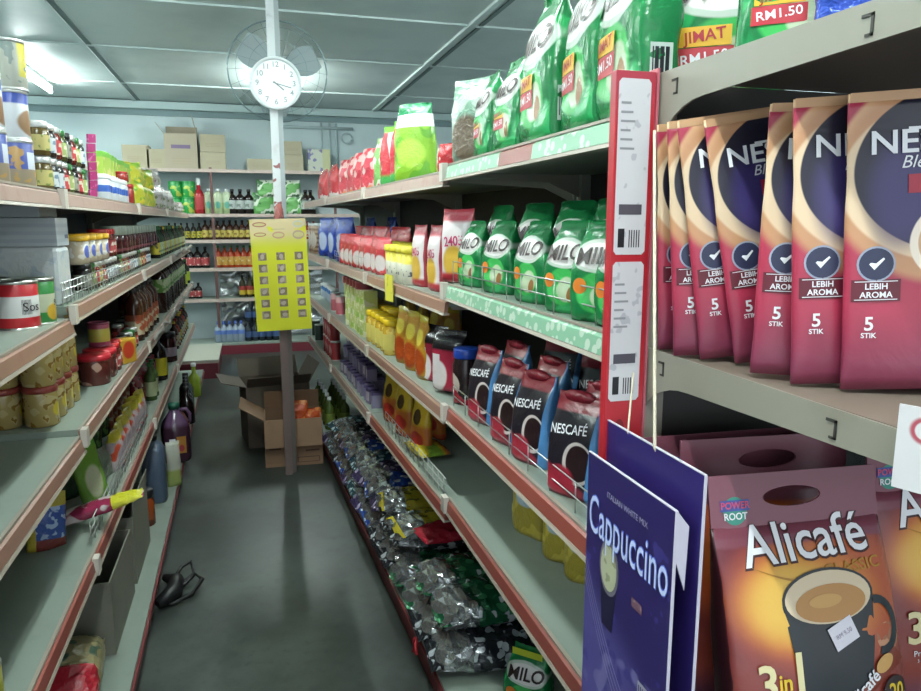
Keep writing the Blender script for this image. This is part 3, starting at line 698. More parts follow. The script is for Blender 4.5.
# lying bag: long axis along y, top (crimped end) towards -y
def lying(name, w, L, d, mat, label, cat, endm=None, seed=0, crumple=.010, group=None, seg=22, k=30):
    t = thing(name); tag(t, label, cat, group); rnd = random.Random(seed); mb = MB()
    ph = [rnd.uniform(0, 6.28) for _ in range(8)]
    for i in range(seg+1):
        v = i/seg; y = L*(.5 - v)
        e = min(1, math.sin(math.pi*min(max(v, .0), 1))**.55 + .03)
        for j in range(k):
            a = 2*math.pi*j/k; c, s_ = math.cos(a), math.sin(a)
            x = w/2*(.93+.07*e)*math.copysign(abs(c)**.7, c); z = d/2*e*math.copysign(abs(s_)**.8, s_)
            f = crumple*(.35 + 1.5*max(0, v-.62)*(1 if endm else 0) + .8*max(0, .15-v))
            q = f*(math.sin(a*4+ph[0]+y*60)+math.sin(a*7+ph[1]-y*95)+math.sin(y*150+ph[2]+3*a)+rnd.uniform(-.8, .8))
            z2 = z + q*.7*(1 if s_ >= 0 else .25); x += q*.5
            mb.v.append((x, y + q*.5*(v > .9), max(0, z2 + d/2)))
    for i in range(seg):
        for j in range(k): mb.face((i*k+j, i*k+(j+1) % k, (i+1)*k+(j+1) % k, (i+1)*k+j), 1 if (endm and i > seg*.72) else 0, not (endm and i > seg*.6))
    mb.face(list(range(k))); mb.face([seg*k+j for j in range(k)][::-1])
    mb.build('body', [mat, endm] if endm else mat, t)
    return t
yl = lying('snack_packet', .12, .2, .045, M('lying_yellow', 'b8a428', .25, crinkle=.4, layers=(('E', 0, .02, .03, .03, .3, '6f8f30'), ('X', .02, .05, '9c4a28'))), 'yellow packet lying flat on the fourth right shelf', 'snack bag', seed=30, crumple=.003)
p = along('R', 427, F4, .09); spawn(yl, (p[0], p[1], F4), R(8))

# foil bags heaped on the right base shelf
FOIL = M('silver_foil', 'a9acae', .22, .85, crinkle=.5, cscale=30)
def foilbody(n, c, blot): return M('foil_bag_'+n, c, .22, .25, crinkle=.6, cscale=25, layers=(('V', 22, .35, blot), ('N', 30, .62, 'c9cfd4')))
FB = [('green', '1f5a3c', '3f8a5c'), ('dark', '2a2d33', 'a9aeb4'), ('blue', '2b4a9c', 'b7c8e0'), ('violet', '4a3f66', 'b3a5c4'), ('teal', '2d5560', '9fc0c6')]
ft = {n: lying('foil_snack_bag', .23, .40, .10, foilbody(n, c, b_), 'x', 'snack bag', FOIL, seed=40+i, crumple=.014) for i, (n, c, b_) in enumerate(FB)}
ylw = lying('foil_snack_bag', .22, .34, .07, M('foil_bag_yellow', 'a89a2a', .25, crinkle=.5, layers=(('N', 25, .55, '6f6c2c'),)), 'x', 'snack bag', FOIL, seed=51)
redf = lying('foil_snack_bag', .15, .26, .05, M('foil_bag_red', '9c1f30', .25, crinkle=.5), 'x', 'snack bag', None, seed=52)
def base_pt(y, d): return (front(FR, y) - .04 + d, y)
seq0 = ['dark', 'dark', 'green', 'green', 'dark', 'dark', 'blue', 'violet', 'teal', 'violet', 'blue', 'dark', 'teal', 'violet']
for i, nme in enumerate(seq0):
    y = 1.98 + .182*i; x, y = base_pt(y, .185)
    spawn(ft[nme], (x, y, Z5+.001), R(-90+random.uniform(-7, 7)), 'silver-ended ' + nme + ' foil bag, ' + (ORD[i] if i < 13 else 'farthest') + ' in the lower layer on right base shelf', 'foil bags, lower layer')
seq1 = ['green', 'green', None, 'dark', 'dark', 'violet', 'blue', 'violet', 'teal', 'blue', 'violet', 'dark', 'teal']
k = 0
for i, nme in enumerate(seq1):
    y = 2.08 + .182*i
    if nme is None: continue
    x, y = base_pt(y, .215)
    spawn(ft[nme], (x, y, Z5+.095), R(-90+random.uniform(-10, 10)), 'silver-ended ' + nme + ' foil bag, ' + ORD[k] + ' in the upper layer on right base shelf', 'foil bags, upper layer', ry=R(random.uniform(-4, 4))); k += 1
x, y = base_pt(2.48, .2); spawn(redf, (x, y, Z5+.19), R(-80), 'bright red bag lying on the foil bags between green and silver ones')
x, y = base_pt(2.62, .19); spawn(ylw, (x, y, Z5+.16), R(-84), 'yellow foil bag on top of the heap, nearer the camera')
x, y = base_pt(2.86, .19); spawn(ylw, (x, y, Z5+.16), R(-96), 'yellow foil bag on top of the heap, beside the blue bags')
mz = along('R', 575, Z5, .12)
mp = malt('malt_drink_pack', .14, .2, .07, 'x', tags=False)
spawn(mp, (.70, 1.70, Z5+.001), R(-45), 'green malt drink pack standing alone at the near end, right base shelf', None)
decal(mp, rect(-.045, .045, .178, .198), M('lime_tip', 'b6c22c', .4), -.012, 'yellow_tip')
# bottles in the carton on the far right base
gbt = bottle('drink_bottle', .034, .22, M('olive_bottle', '4a5a24', .15), WHTCAP, M('olive_label', '7a8a3a', .5), 'x', 'bottle', k=14)
k = 0
for c_ in range(2):
    for i in range(6):
        y = 4.72 + .115*i; X = front(FR, y) + .02 + .1*c_
        spawn(gbt, (X, y, Z5+.001), 0, 'olive green bottle with white cap, ' + ORD[i] + (' in front row' if c_ == 0 else ' in back row') + ', right base shelf', 'olive bottles, ' + ('front row' if c_ == 0 else 'back row'))

# red tape knot on the base rail
mb = MB(); mb.tube([(0, 0, 0), (-.012, .01, -.02), (-.006, .03, -.04), (-.014, .02, -.07)], .006).tube([(0, .0, 0), (-.012, -.015, -.025), (-.012, -.03, -.05)], .006)
o = tag(mb.build('ribbon_knot', M('red_tape', 'a82a32', .5)), 'red ribbon knotted on the base rail of right gondola', 'ribbon'); o.location = (.489, 2.17, .125)
# yellow price tag hung on the second right rail
o = tag(MB().box(-.04, -.0015, -.10, .04, .0015, 0).build('shelf_tag', M('tag_yellow', 'd3ca45', .5, layers=(('N', 40, .6, 'b3a838'),))), 'yellow paper tag hanging from the second right shelf rail', 'price tag')
p = along('R', 389, F2, -.02); o.location = (p[0], p[1], F2+.03); o.rotation_euler = (0, 0, R(-80))

# ------------------------------------------------------------ left gondola
BISC = M('biscuit_tin_print', '46549a', .35, layers=(('R', -.06, .06, .0, .045, '8d7d6a'), ('R', -.022, .012, .045, .085, 'bfc4cf'), ('N', 45, .56, 'a9834e')))
GREYT = M('grey_tin_print', 'a9aba0', .35, layers=(('R', -.025, .005, .03, .12, 'c2b548'), ('N', 40, .58, '7d8a86')))
bt = can('food_tin', .038, .112, BISC, SILV, 'x', 'tin')
gt = can('food_tin', .038, .112, GREYT, SILV, 'x', 'tin')
wt = can('food_tin', .038, .112, M('white_blue_tin', 'c5c7cd', .35, layers=(('E', 0, .04, .03, .03, .2, '8c6b4e'), ('Z', .08, .085, '3a4c9c'))), SILV, 'x', 'tin')
for lv, (pr, nm) in enumerate(((bt, 'blue biscuit tin'), (wt, 'white and blue tin'), (gt, 'grey tin with yellow panel'))):
    ti = ['bottom', 'middle', 'top'][lv] + ' tier'
    row(pr, 'L', L1, [20, -8], .07, nm, ti + ' of the tin stack, top left shelf', 'tin stack front, ' + ti, dz=.114*lv)
    row(pr, 'L', L1, [14, -20], .16, nm, ti + ' behind the tin stack, top left shelf', 'tin stack back, ' + ti, dz=.114*lv)
def jm(n, c, lab, l2): return M('jar_'+n, c, .18), M('jar_label_'+n, lab, .45, layers=(('N', 50, .55, l2),))
JJ = []
for n, c, lab, l2, lidc in (('olive', '5a4a22', 'b7ab6a', '6f7f3a', SILV), ('black', '1e1a1a', 'c2c7cc', '6a7f95', SILV), ('chilli', '5a1a16', 'b8343a', 'd0c4b4', SILV), ('pickle', '3f4a24', '98a868', 'd0cfae', GRNCAP), ('dark', '191414', '8a8a80', '4a5040', BLKCAP)):
    a, b_ = jm(n, c, lab, l2); JJ.append((jar('sauce_jar', .029, .086, a, lidc, b_, 'x', 'jar', k=14), n+' sauce jar with ' + ('silver' if lidc is SILV else 'green' if lidc is GRNCAP else 'black') + ' lid'))
for lv in (0, 1):
    for rowi, dd_ in enumerate((.05, .115, .18)):
        ps = run('L', L1, 42, 80, .064, dd_)
        for k, p_ in enumerate(ps):
            pr, nm = JJ[[0, 1, 1, 2, 3, 4, 2, 3, 1][(k + (lv*3+rowi) % 2) % 9] if not (k == 0) else 0]
            x, y, z = along('L', p_, L1, dd_)
            spawn(pr, (x, y, z + lv*.088), R(90 + random.uniform(-20, 20)), '%s, %s, %s %s, top left shelf' % (nm, ORD[k], ['front', 'middle', 'back'][rowi], ['lower tier', 'upper tier'][lv]))
# pink hanging strip
ps_ = thing('sachet_strip'); tag(ps_, 'long pink strip of sachets leaning against jars, top left shelf', 'sachet strip')
mb = MB()
for i in range(7):
    z = .03*i
    mb.box(-.018+.003*math.sin(i), -.003, z, .018+.003*math.sin(i), .003, z+.028)
mb.build('body', M('pink_sachet', 'a83a72', .3, layers=(('N', 60, .6, 'c46a98'),)), ps_)
p = along('L', 93, L1, .03); ps_.location = p; ps_.rotation_euler = (R(8), R(-5), R(60))
bjb = jar('mayonnaise_jar', .034, .095, M('white_jar_blue', 'c3c8cf', .3, layers=(('R', -.05, .05, .03, .055, '3458a4'),)), WHTCAP, None, 'x', 'jar')
row(bjb, 'L', L1, run('L', L1, 101, 121, .078, .05), .05, 'white jar with blue band', 'right of the pink strip, top left shelf', 'white jars with blue band')
rj = jar('tomato_jar', .034, .09, M('tomato_jar', '8e2f28', .25), REDCAP, None, 'x', 'jar')
row(rj, 'L', L1, [127], .05, 'dark red jar beside the blue banded jars', 'top left shelf', None)
row(rj, 'L', L1, [123], .05, 'small red jar stacked beside the green boxes', 'top left shelf', None, dz=.093, sc=(.9, .9, .5))
gbx = carton('cereal_box', .10, .06, .10, M('green_yellow_box', '9fb94a', .45, layers=(('N', 25, .5, 'c9c47c'), ('Z', .075, .08, '6fae3f'))), 'x', 'box')
row(gbx, 'L', L1, run('L', L1, 101, 127, .105, .10), .10, 'green and yellow box', 'bottom tier behind white jars, top left shelf', 'green and yellow boxes bottom tier')
row(gbx, 'L', L1, run('L', L1, 101, 124, .105, .10), .10, 'green and yellow box', 'top tier behind white jars, top left shelf', 'green and yellow boxes top tier', dz=.101)
ygb, _ = simple_bag('snack_bag', .15, .13, .08, M('yellow_green_bag', 'b9b832', .28, crinkle=.6, wob=.02, layers=(('N', 22, .52, '7fa83a'), ('N', 12, .6, 'd8c43c'))), 'x', 'snack bag', seed=61, rumple=.003)
row(ygb, 'L', L1, [134, 141, 148], .07, 'yellow and green packet', 'lower layer, top left shelf', 'yellow packets lower layer', rz=-20, rzj=25)
row(ygb, 'L', L1, [131, 138, 145], .09, 'yellow and green packet', 'upper layer, top left shelf', 'yellow packets upper layer', rz=-20, rzj=25, dz=.105, sc=(.95, .8, .9))
cbg, _ = simple_bag('candy_bag', .17, .15, .08, M('candy_clear', 'b0a8a4', .2, crinkle=.7, layers=(('V', 30, .25, '8f2f4c'), ('N', 26, .58, '6f7a4a'))), 'x', 'candy bag', seed=62, rumple=.003)
row(cbg, 'L', L1, [154, 160, 166], .07, 'clear bag of mixed sweets', 'lower layer, top left shelf', 'bags of sweets lower layer', rz=-20, rzj=25)
row(cbg, 'L', L1, [150, 158], .10, 'clear bag of mixed sweets', 'upper layer, top left shelf', 'bags of sweets upper layer', rz=-20, rzj=25, dz=.12, sc=(1, .8, .9))
row(cbg, 'L', L1, [172, 177], .07, 'clear bag of pale sweets', 'far end, top left shelf', 'bags of pale sweets', rz=-20, sc=(1, 1, .6))

# second shelf: tins near, cartons, jars
rt_ = can('food_tin', .047, .112, M('red_tin', 'b3262e', .3, layers=(('R', -.06, .06, .028, .078, 'c9c9c6'), ('B', -.01, .012, .035, .07, .003, 'x', '33333a'))), STEEL, 'red and white sauce tin at the near left, second left shelf', 'tin', k=28)
p = along('L', 19, N2, .08); spawn(rt_, p, R(40)); text(rt_, 'Sos', .030, .012, .052, BLACK, lambda u, v: -math.sqrt(max(0, .0475**2-u*u)))
gt2 = can('food_tin', .045, .112, M('green_tin', '2f7a3c', .3, layers=(('R', -.06, .06, .03, .075, 'a8ad94'), ('E', .01, .03, .02, .02, .2, 'c9a23a'))), STEEL, 'green vegetable tin just behind the red sauce tin', 'tin', k=28)
p = along('L', 37, N2, .06); spawn(gt2, p, R(60)); text(gt2, 'SOS', .02, .03, .052, BLACK, lambda u, v: -math.sqrt(max(0, .0455**2-u*u)))
yt = can('food_tin', .047, .10, M('yellow_tin', 'a8975c', .3, layers=(('N', 35, .55, '7a5a3c'), ('R', .0, .06, .04, .085, 'b8402c'), ('R', -.06, .06, .005, .02, 'a83030'))), M('gold_lid', 'b49a3c', .35, .5), 'x', 'tin', k=28)
row(yt, 'L', N2, [27], .20, 'yellow and red tin on the upper tier behind the red tin', 'second left shelf', None, dz=.102)
row(yt, 'L', N2, [29], .20, 'yellow and red tin on the lower tier behind the red tin', 'second left shelf', None)
row(gt2, 'L', N2, [-6], .16, 'green tin at the picture edge behind red tin', 'second left shelf', None)
smt = can('food_tin', .028, .075, M('brown_tin', '8a5a44', .35), STEEL, 'small brown tin beside the green tin on second left shelf', 'tin')
p = along('L', 50, N2, .07); spawn(smt, p)
WPK = M('white_pack', 'b4b8ba', .4, crinkle=.2, layers=(('N', 30, .62, 'a0a8b4'),)); LBOX = M('pale_carton', 'a9afb4', .5, layers=(('B', -.2, .2, .01, .06, .02, 'z', '9da3ac'), ('R', .02, .06, .02, .03, '4a5268')))
t = carton('tissue_pack', .13, .16, .155, WPK, 'white wrapped tissue pack at the shelf joint, second left shelf', 'pack', bev=.012); p = along('L', 62, L2, .10); t.location = (p[0], 2.19, L2); t.rotation_euler = (0, 0, R(90))
t = carton('flat_carton', .15, .13, .15, LBOX, 'pale carton behind the white tissue pack, second left shelf', 'box'); t.location = (-.71, 2.20, L2); t.rotation_euler = (0, 0, R(90))
t = carton('long_carton', .13, .36, .075, LBOX, 'long pale carton laid across the tissue pack and carton', 'box'); t.location = (-.66, 2.20, L2+.156); t.rotation_euler = (0, 0, R(90))
t = carton('flat_carton', .14, .22, .03, M('grey_carton', '9fa6a8', .5), 'thin grey carton on top of the long pale carton', 'box'); t.location = (-.62, 2.21, L2+.232); t.rotation_euler = (0, 0, R(86))
# fenced jars
JN = [JJ[4], JJ[1], JJ[3], JJ[1], JJ[2], JJ[1], JJ[0], JJ[1], JJ[2]]
for rowi, dd_ in enumerate((.06, .125)):
    ps = run('L', L2, 84, 145, .066, dd_)
    for k, p_ in enumerate(ps):
        pr, nm = JN[(k*2 + rowi) % 9]; x, y, z = along('L', p_, L2, dd_)
        spawn(pr, (x, y, z), R(90+random.uniform(-15, 15)), '%s, %s in %s row behind wire fence' % (nm, ORD[k], ['front', 'back'][rowi]))
ck = thing('biscuit_tub'); tag(ck, 'x', 'tub')
MB().lathe([(.045, 0), (.05, .005), (.05, .075)], 24).build('body', M('clear_tub', 'a89a86', .25, layers=(('N', 30, .5, 'c4c0b8'), ('E', -.01, .04, .015, .02, .2, '4a5a9c'))), ck)
MB().lathe([(.052, .073), (.054, .076), (.054, .092), (.001, .094)], 24).build('lid', M('yellow_lid', 'cc9e22', .35), ck)
row(ck, 'L', L2, run('L', L2, 76, 96, .11, .07), .07, 'clear biscuit tub with yellow lid', 'on the jars, second left shelf', 'clear tubs with yellow lids', dz=.088)
rjj = jar('red_jar', .036, .105, M('red_brown_jar', '5a1d1c', .2), REDCAP, M('red_white_label', '9c3a3c', .45, layers=(('N', 40, .55, 'c9bfb8'),)), 'x', 'jar')
row(rjj, 'L', L2, run('L', L2, 102, 108, .08, .07), .07, 'red labelled jar with red lid', 'upper tier, second left shelf', 'red labelled jars upper tier', dz=.088)
djj = jar('plum_jar', .034, .105, M('plum_jar', '38151a', .15), M('grey_green_lid', '8a978c', .4), M('plum_label', '5a2a32', .45), 'x', 'jar', lid_h=.3, lab=(.1, .2))
row(djj, 'L', L2, run('L', L2, 115, 150, .10, .07), .07, 'dark plum jar with pale top', 'upper tier, second left shelf', 'dark plum jars upper tier', dz=.088, sc=(1.25, 1.25, 1.1))
DB = []
for n, g, c, lab, l2 in (('black', DGLASS, BLKCAP, 'a89a2c', '4a4a30'), ('green', M('green_glass', '1f3a22', .15), GRNCAP, '9aa88a', '4f6a3c'), ('brown', BRGLASS, YELCAP, 'a8a48c', '7a3a2c'), ('red', M('chilli_red', '7c2218', .2), REDCAP, 'b0a890', 'a83a2c')):
    DB.append((bottle('sauce_bottle', .03, .19, g, c, M('lab_'+n, lab, .45, layers=(('N', 45, .55, l2),)), 'x', 'bottle'), n))
for rowi, dd_ in enumerate((.06, .14)):
    for k, p_ in enumerate(run('L', L2, 156, 189, .13, dd_)):
        pr, nm = DB[[0, 1, 1, 0, 2, 1][(k+rowi) % 6]]; x, y, z = along('L', p_, L2, dd_)
        spawn(pr, (x, y, z), R(90), '%s sauce bottle, %s of the %s row, far part of second left shelf' % (nm, ORD[k] if k < 15 else 'last', ['front', 'back'][rowi]))
# third shelf: yellow jars two tiers deep
yjr = jar('yellow_jar', .043, .112, M('yellow_jar', 'a8935a', .25, layers=(('N', 28, .5, 'b9a777'), ('N', 60, .62, '8a6a2c'), ('E', .01, .045, .02, .02, .3, 'd0b93a'))), M('brick_lid', '8c3a30', .4), None, 'x', 'jar', lid_h=.13, neck=.95)
CN = ['nearest row', 'second row', 'third row', 'fourth row']
for lv in range(3):
    for r_ in range(4):
        for c_ in range(4):
            if lv == 2 and (c_ > 0 or r_ < 2): continue
            y = 2.19 + .092*r_; x = front(FL, y) - .115 - .093*c_
            spawn(yjr, (x, y, L3 + .1125*lv), R(90+random.uniform(-25, 25)), 'yellow jar with red lid, %s tier, %s, %s from the aisle, third left shelf' % (['bottom', 'upper', 'topmost'][lv], CN[r_], ['first', 'second', 'third', 'fourth'][c_]))
rtub = jar('lidded_tub', .052, .105, M('dark_fruit_tub', '5c2a26', .25, layers=(('N', 20, .55, 'b08a7a'), ('R', .0, .03, 0, .2, 'b8a83c'))), M('wide_red_lid', 'b02430', .35), None, 'x', 'tub', neck=1.0)
row(rtub, 'L', L3, [96, 102], .07, 'tub with wide bright red lid', 'of two beside the yellow jars', 'red lidded tubs')
ytn = can('cocoa_tin', .036, .085, M('yellow_pink_tin', 'b0ab4c', .35, layers=(('Z', .062, .066, '8f3a58'), ('D', 0, -1, -.018, -.015, '8f3a58'))), M('plum_lid', '7a3a50', .4), 'x', 'tin')
row(ytn, 'L', L3, [103], .075, 'yellow tin with plum ends standing on the red lidded tub', 'third left shelf', None, dz=.108)
row(rjj, 'L', L3, run('L', L3, 107, 113, .08, .06), .06, 'brown jar with red lid', 'beside the red lidded tubs, third left shelf', 'brown jars with red lids')
for rowi, dd_ in enumerate((.055, .13)):
    for k, p_ in enumerate(run('L', L3, 119, 131, .075, dd_)):
        pr, nm = JJ[[3, 2, 4, 1][(k+rowi) % 4]]; x, y, z = along('L', p_, L3, dd_)
        spawn(pr, (x, y, z), R(90), '%s, %s, %s row, third left shelf' % (nm, ORD[k], ['front', 'back'][rowi]))
rya = carton('spice_pack', .10, .05, .10, M('red_yellow_pack', 'b8902c', .35, layers=(('E', 0, .055, .035, .035, .3, 'b03422'),)), 'yellow spice pack with red picture on third left shelf', 'pack', bev=.006)
p = along('L', 127, L3, .02); rya.location = (p[0]-.01, p[1]+.0, L3); rya.rotation_euler = (0, 0, R(62))
bbt = bottle('sauce_bottle', .042, .25, BRGLASS, BLKCAP, M('orange_white_label', 'b0a58c', .45, layers=(('N', 30, .5, '9c4a2c'), ('Z', .09, .1, '7a3a22'))), 'x', 'bottle', sh=.68, neck=.3)
row(bbt, 'L', L3, run('L', L3, 136, 152, .105, .06), .06, 'large brown sauce bottle with pictured label', 'front row third left shelf', 'large brown sauce bottles, front')
row(bbt, 'L', L3, run('L', L3, 128, 152, .105, .16), .16, 'large brown sauce bottle with pictured label', 'back row third left shelf', 'large brown sauce bottles, back')
grb = bottle('oyster_sauce_bottle', .045, .28, M('dark_brown_glass', '2a1712', .12), GRNCAP, M('green_white_label', 'a3ad8a', .45, layers=(('N', 25, .5, '4f7a34'),)), 'x', 'bottle', sh=.74, lab=(.45, .74), neck=.3)
row(grb, 'L', L3, run('L', L3, 160, 180, .13, .06), .06, 'tall dark bottle with green and white label', 'front row, third left shelf', 'tall dark bottles with green labels')
row(grb, 'L', L3, run('L', L3, 160, 180, .13, .17), .17, 'tall dark bottle with green and white label', 'back row, third left shelf', 'tall dark bottles, back row')
ygt = bottle('sauce_bottle', .04, .22, M('dark_olive_glass', '20261a', .15), GRNCAP, M('bright_lime_label', 'a8b82c', .45), 'x', 'bottle')
row(ygt, 'L', L3, [183, 186], .05, 'dark bottle with bright lime label', 'at far end, third left shelf', 'dark bottles with lime labels')
# fourth shelf
gsb, _ = simple_bag('vermicelli_bag', .15, .26, .07, M('dark_green_bag', '26402a', .25, crinkle=.6, wob=.01, layers=(('N', 20, .55, '4f7a3c'), ('N', 9, .62, '6b5a3a'))), 'x', 'noodle bag', seed=71, rumple=.003)
row(gsb, 'L', L4, [76, 86, 95], .15, 'dark green packet', 'of the packets at the near end, fourth left shelf', 'dark green packets', rz=-30, rzj=12)
lgb, _ = simple_bag('vermicelli_bag', .10, .25, .04, M('lime_noodle_bag', '6f9a3c', .25, crinkle=.4, layers=(('E', 0, .08, .03, .06, .3, 'b8bc9c'), ('Z', .19, .2, '5aa03a'))), 'light green packet leaning by the dark green packets', 'noodle bag', seed=72)
p = along('L', 97, L4, .07); spawn(lgb, p, R(50), ry=R(-12))
byb, _ = simple_bag('detergent_bag', .12, .19, .06, M('blue_yellow_bag', '39569c', .25, crinkle=.5, wob=.01, layers=(('N', 40, .55, '9fb4d4'), ('D', 1, .9, .045, .02, 'a89a2c') if False else ('Z', .145, .15, 'b0a23a'), ('D', 0, -1, -.04, -.035, '7a3a34'), ('D', -1, 0, .035, .037, 'b0a23a'))), 'blue and yellow packet with speckled print, near end, fourth left shelf', 'packet', seed=73, rumple=.002)
spawn(byb, (-.60, 2.21, L4), R(25), ry=R(4), sc=(.85, .85, .85))
mgl = lying('long_packet', .08, .32, .04, M('magenta_white_pack', '8f2c4c', .25, crinkle=.5, wob=.02, layers=(('D', 0, 0, 1, 2, '000000'), ('N', 16, .5, 'c2b4b4'))), 'long magenta packet with yellow end lying across the wire fence', 'packet', M('yellow_end', 'c4c02c', .3, crinkle=.4), seed=74, crumple=.003)
p = along('L', 95, L4, .12); spawn(mgl, (-.505, 2.33, L4+.035), R(95), rx=R(-13))
row(bbt, 'L', L4, run('L', L4, 103, 128, .10, .17), .17, 'large brown sauce bottle', 'behind the colourful packets, fourth left shelf', 'large brown bottles fourth left shelf', sc=(1.1, 1.1, 1.1))
mcp, _ = simple_bag('seasoning_pouch', .10, .15, .05, M('mixed_pack', 'a89aa0', .3, crinkle=.4, wob=.02, layers=(('N', 22, .52, 'b8482c'), ('N', 14, .6, '3a5aa4'), ('Z', .11, .12, 'b0a42c'))), 'x', 'pouch', seed=75, rumple=.002)
row(mcp, 'L', L4, run('L', L4, 116, 138, .115, .06), .06, 'small red, white and blue pouch', 'behind the wire fence, fourth left shelf', 'mixed pouches behind the fence', rz=-20, rzj=20)
gmp = M('grey_mesh_pack', '6a7468', .3, crinkle=.5)
gmb, _ = simple_bag('seasoning_pouch', .12, .11, .06, gmp, 'x', 'pouch', seed=76, rumple=.003)
row(gmb, 'L', L4, [100, 108], .10, 'slumped grey packet', 'of two beside the light green packet', 'slumped grey packets', rz=-20)
rpk, _ = simple_bag('seasoning_pouch', .10, .17, .05, M('crimson_pouch', '8f2a3c', .25, crinkle=.5, wob=.01, layers=(('N', 20, .56, '2a1a1c'), ('N', 30, .64, 'c0b0a4'))), 'x', 'pouch', seed=77, rumple=.002)
row(rpk, 'L', L4, run('L', L4, 138, 150, .11, .10), .10, 'crimson pouch', 'front, middle of the fourth left shelf', 'crimson pouches front', rz=-20, rzj=20)
row(rpk, 'L', L4, run('L', L4, 120, 148, .14, .28), .28, 'crimson pouch', 'back, middle of the fourth left shelf', 'crimson pouches back', rz=-20, rzj=20, sc=(1, 1, 1.4))
byl = bottle('soy_sauce_bottle', .048, .30, DGLASS, YELCAP, M('yellow_label', 'c0b42a', .45, layers=(('Z', .24, .25, '2a2a20'),)), 'x', 'bottle', sh=.55, neck=.3, lab=(.1, .45))
row(byl, 'L', L4, [160], .06, 'big black soy sauce bottle with yellow label and cap', 'fourth left shelf', None)
gls = bottle('sauce_bottle', .03, .2, M('lime_glass', '3f5a2a', .2), GRNCAP, M('lime_white_label', 'a9b48c', .45), 'x', 'bottle')
row(gls, 'L', L4, [152, 154], .05, 'small green bottle', 'of two left of the yellow labelled soy bottle', 'small green bottles')
jrd = jar('pickle_jar', .055, .20, M('maroon_jar', '341317', .12), M('black_lid', '18181a', .3), M('lilac_label', '9a8a98', .45), 'x', 'jar', lab=(.2, .5))
row(jrd, 'L', L4, [169], .06, 'large maroon jar with lilac label', 'fourth left shelf', None)
for rowi, dd_ in enumerate((.06, .16)):
    for k, p_ in enumerate(run('L', L4, 175, 185, .15, dd_)):
        pr, nm = DB[[2, 3, 0, 2][(k+rowi) % 4]]; x, y, z = along('L', p_, L4, dd_)
        spawn(pr, (x, y, z), R(90), '%s sauce bottle, %s of the %s row, far part of fourth left shelf' % (nm, ORD[k], ['front', 'back'][rowi]), sc=(1.1, 1.1, 1.1))
# base shelf
CARD = M('cardboard', '9c7d60', .75, dirt=(12, .5, .3, '846850')); CARDG = M('grey_cardboard', '77766a', .75, dirt=(10, .5, .4, '5f5e54')); CARDI = M('cardboard_inside', '5f4c3c', .8); INKB = M('box_ink', '4a2f28', .7)
def open_box(name, w, d, h, mat, label, flaps=(), inside=CARDI, bottom=True, th=.005):
    t = thing(name); tag(t, label, 'cardboard box')
    mb = MB()
    mb.box(-w/2, -d/2, 0, w/2, -d/2+th, h).box(-w/2, d/2-th, 0, w/2, d/2, h).box(-w/2, -d/2+th, 0, -w/2+th, d/2-th, h).box(w/2-th, -d/2+th, 0, w/2, d/2-th, h)
    mb.box(-w/2+th, -d/2+th, 0, w/2-th, d/2-th, th)
    mb.build('body', mat, t)
    for side, ang, ln in flaps:
        M_ = {'f': Matrix.Translation((0, -d/2, h)) @ Matrix.Rotation(R(ang), 4, 'X'), 'b': Matrix.Translation((0, d/2, h)) @ Matrix.Rotation(R(-ang), 4, 'X'),
              'l': Matrix.Translation((-w/2, 0, h)) @ Matrix.Rotation(R(-ang), 4, 'Y'), 'r': Matrix.Translation((w/2, 0, h)) @ Matrix.Rotation(R(ang), 4, 'Y')}[side]
        if side in 'fb': MB().box(-w/2+.003, -.002, .001, w/2-.003, .002, ln, mat=M_).build('flap', mat, t)
        else: MB().box(-.002, -d/2+.006, .001, .002, d/2-.006, ln, mat=M_).build('flap', mat, t)
    return t
b = open_box('cardboard_box', .32, .42, .25, CARDG, 'open grey cardboard box nearest the camera on left base shelf'); b.location = (-.63, 2.56, L5)
b = open_box('cardboard_box', .32, .40, .27, CARDG, 'open grey cardboard box behind the nearest one, left base shelf', flaps=(('r', 4, .06),)); b.location = (-.63, 3.03, L5)
rg = lying('rice_bag', .26, .30, .16, M('beige_net_bag', '8f8560', .3, crinkle=.4, layers=(('N', 20, .56, '3f5a4c'), ('N', 12, .62, '6b5f40'))), 'beige bag with red ends in front of the nearest grey box', 'bag', M('red_film', 'a3222f', .2, crinkle=.5), seed=81, crumple=.006)
spawn(rg, (-.60, 2.15, L5), R(5))
ob = jar('drink_jar', .042, .17, M('orange_drink', '9c4a22', .2, layers=(('N', 18, .55, '6f3018'),)), BLKCAP, None, 'x', 'bottle', lid_h=.2)
for k, (x, y) in enumerate(((-.60, 3.42), (-.51, 3.42))): spawn(ob, (x, y, L5), 0, 'orange drink bottle with black cap, ' + ['left', 'right'][k] + ' of the pair behind the boxes')
bj_ = thing('water_jug'); tag(bj_, 'tall grey blue plastic jug on the left base shelf', 'jug')
MB().lathe([(.05, 0), (.056, .01), (.056, .27), (.04, .30), (.02, .31), (.02, .325)], 20, pw=3).build('body', M('slate_plastic', '48566a', .35), bj_)
MB().lathe([(.024, .315), (.024, .335), (.001, .337)], 14).build('cap', BLKCAP, bj_)
bj_.location = (-.50, 3.72, L5)
ylp, _ = simple_bag('oil_pouch', .07, .24, .05, M('pale_lime_pouch', '8f9a58', .25, crinkle=.3, layers=(('Z', .08, .1, 'a8a89c'),)), 'x', 'pouch', seed=83)
spawn(ylp, (-.43, 3.92, L5), R(20), 'narrow pale green pouch between the slate jug and purple jug')
pj = thing('cordial_jug'); tag(pj, 'large purple cordial jug with green cap on the left base shelf', 'jug')
MB().lathe([(.07, 0), (.078, .01), (.08, .03), (.08, .19), (.07, .23), (.035, .285), (.024, .30), (.024, .315)], 28, pw=2.6).build('body', M('purple_cordial', '38202f', .15, layers=(('Z', .2, .24, '644868'),)), pj)
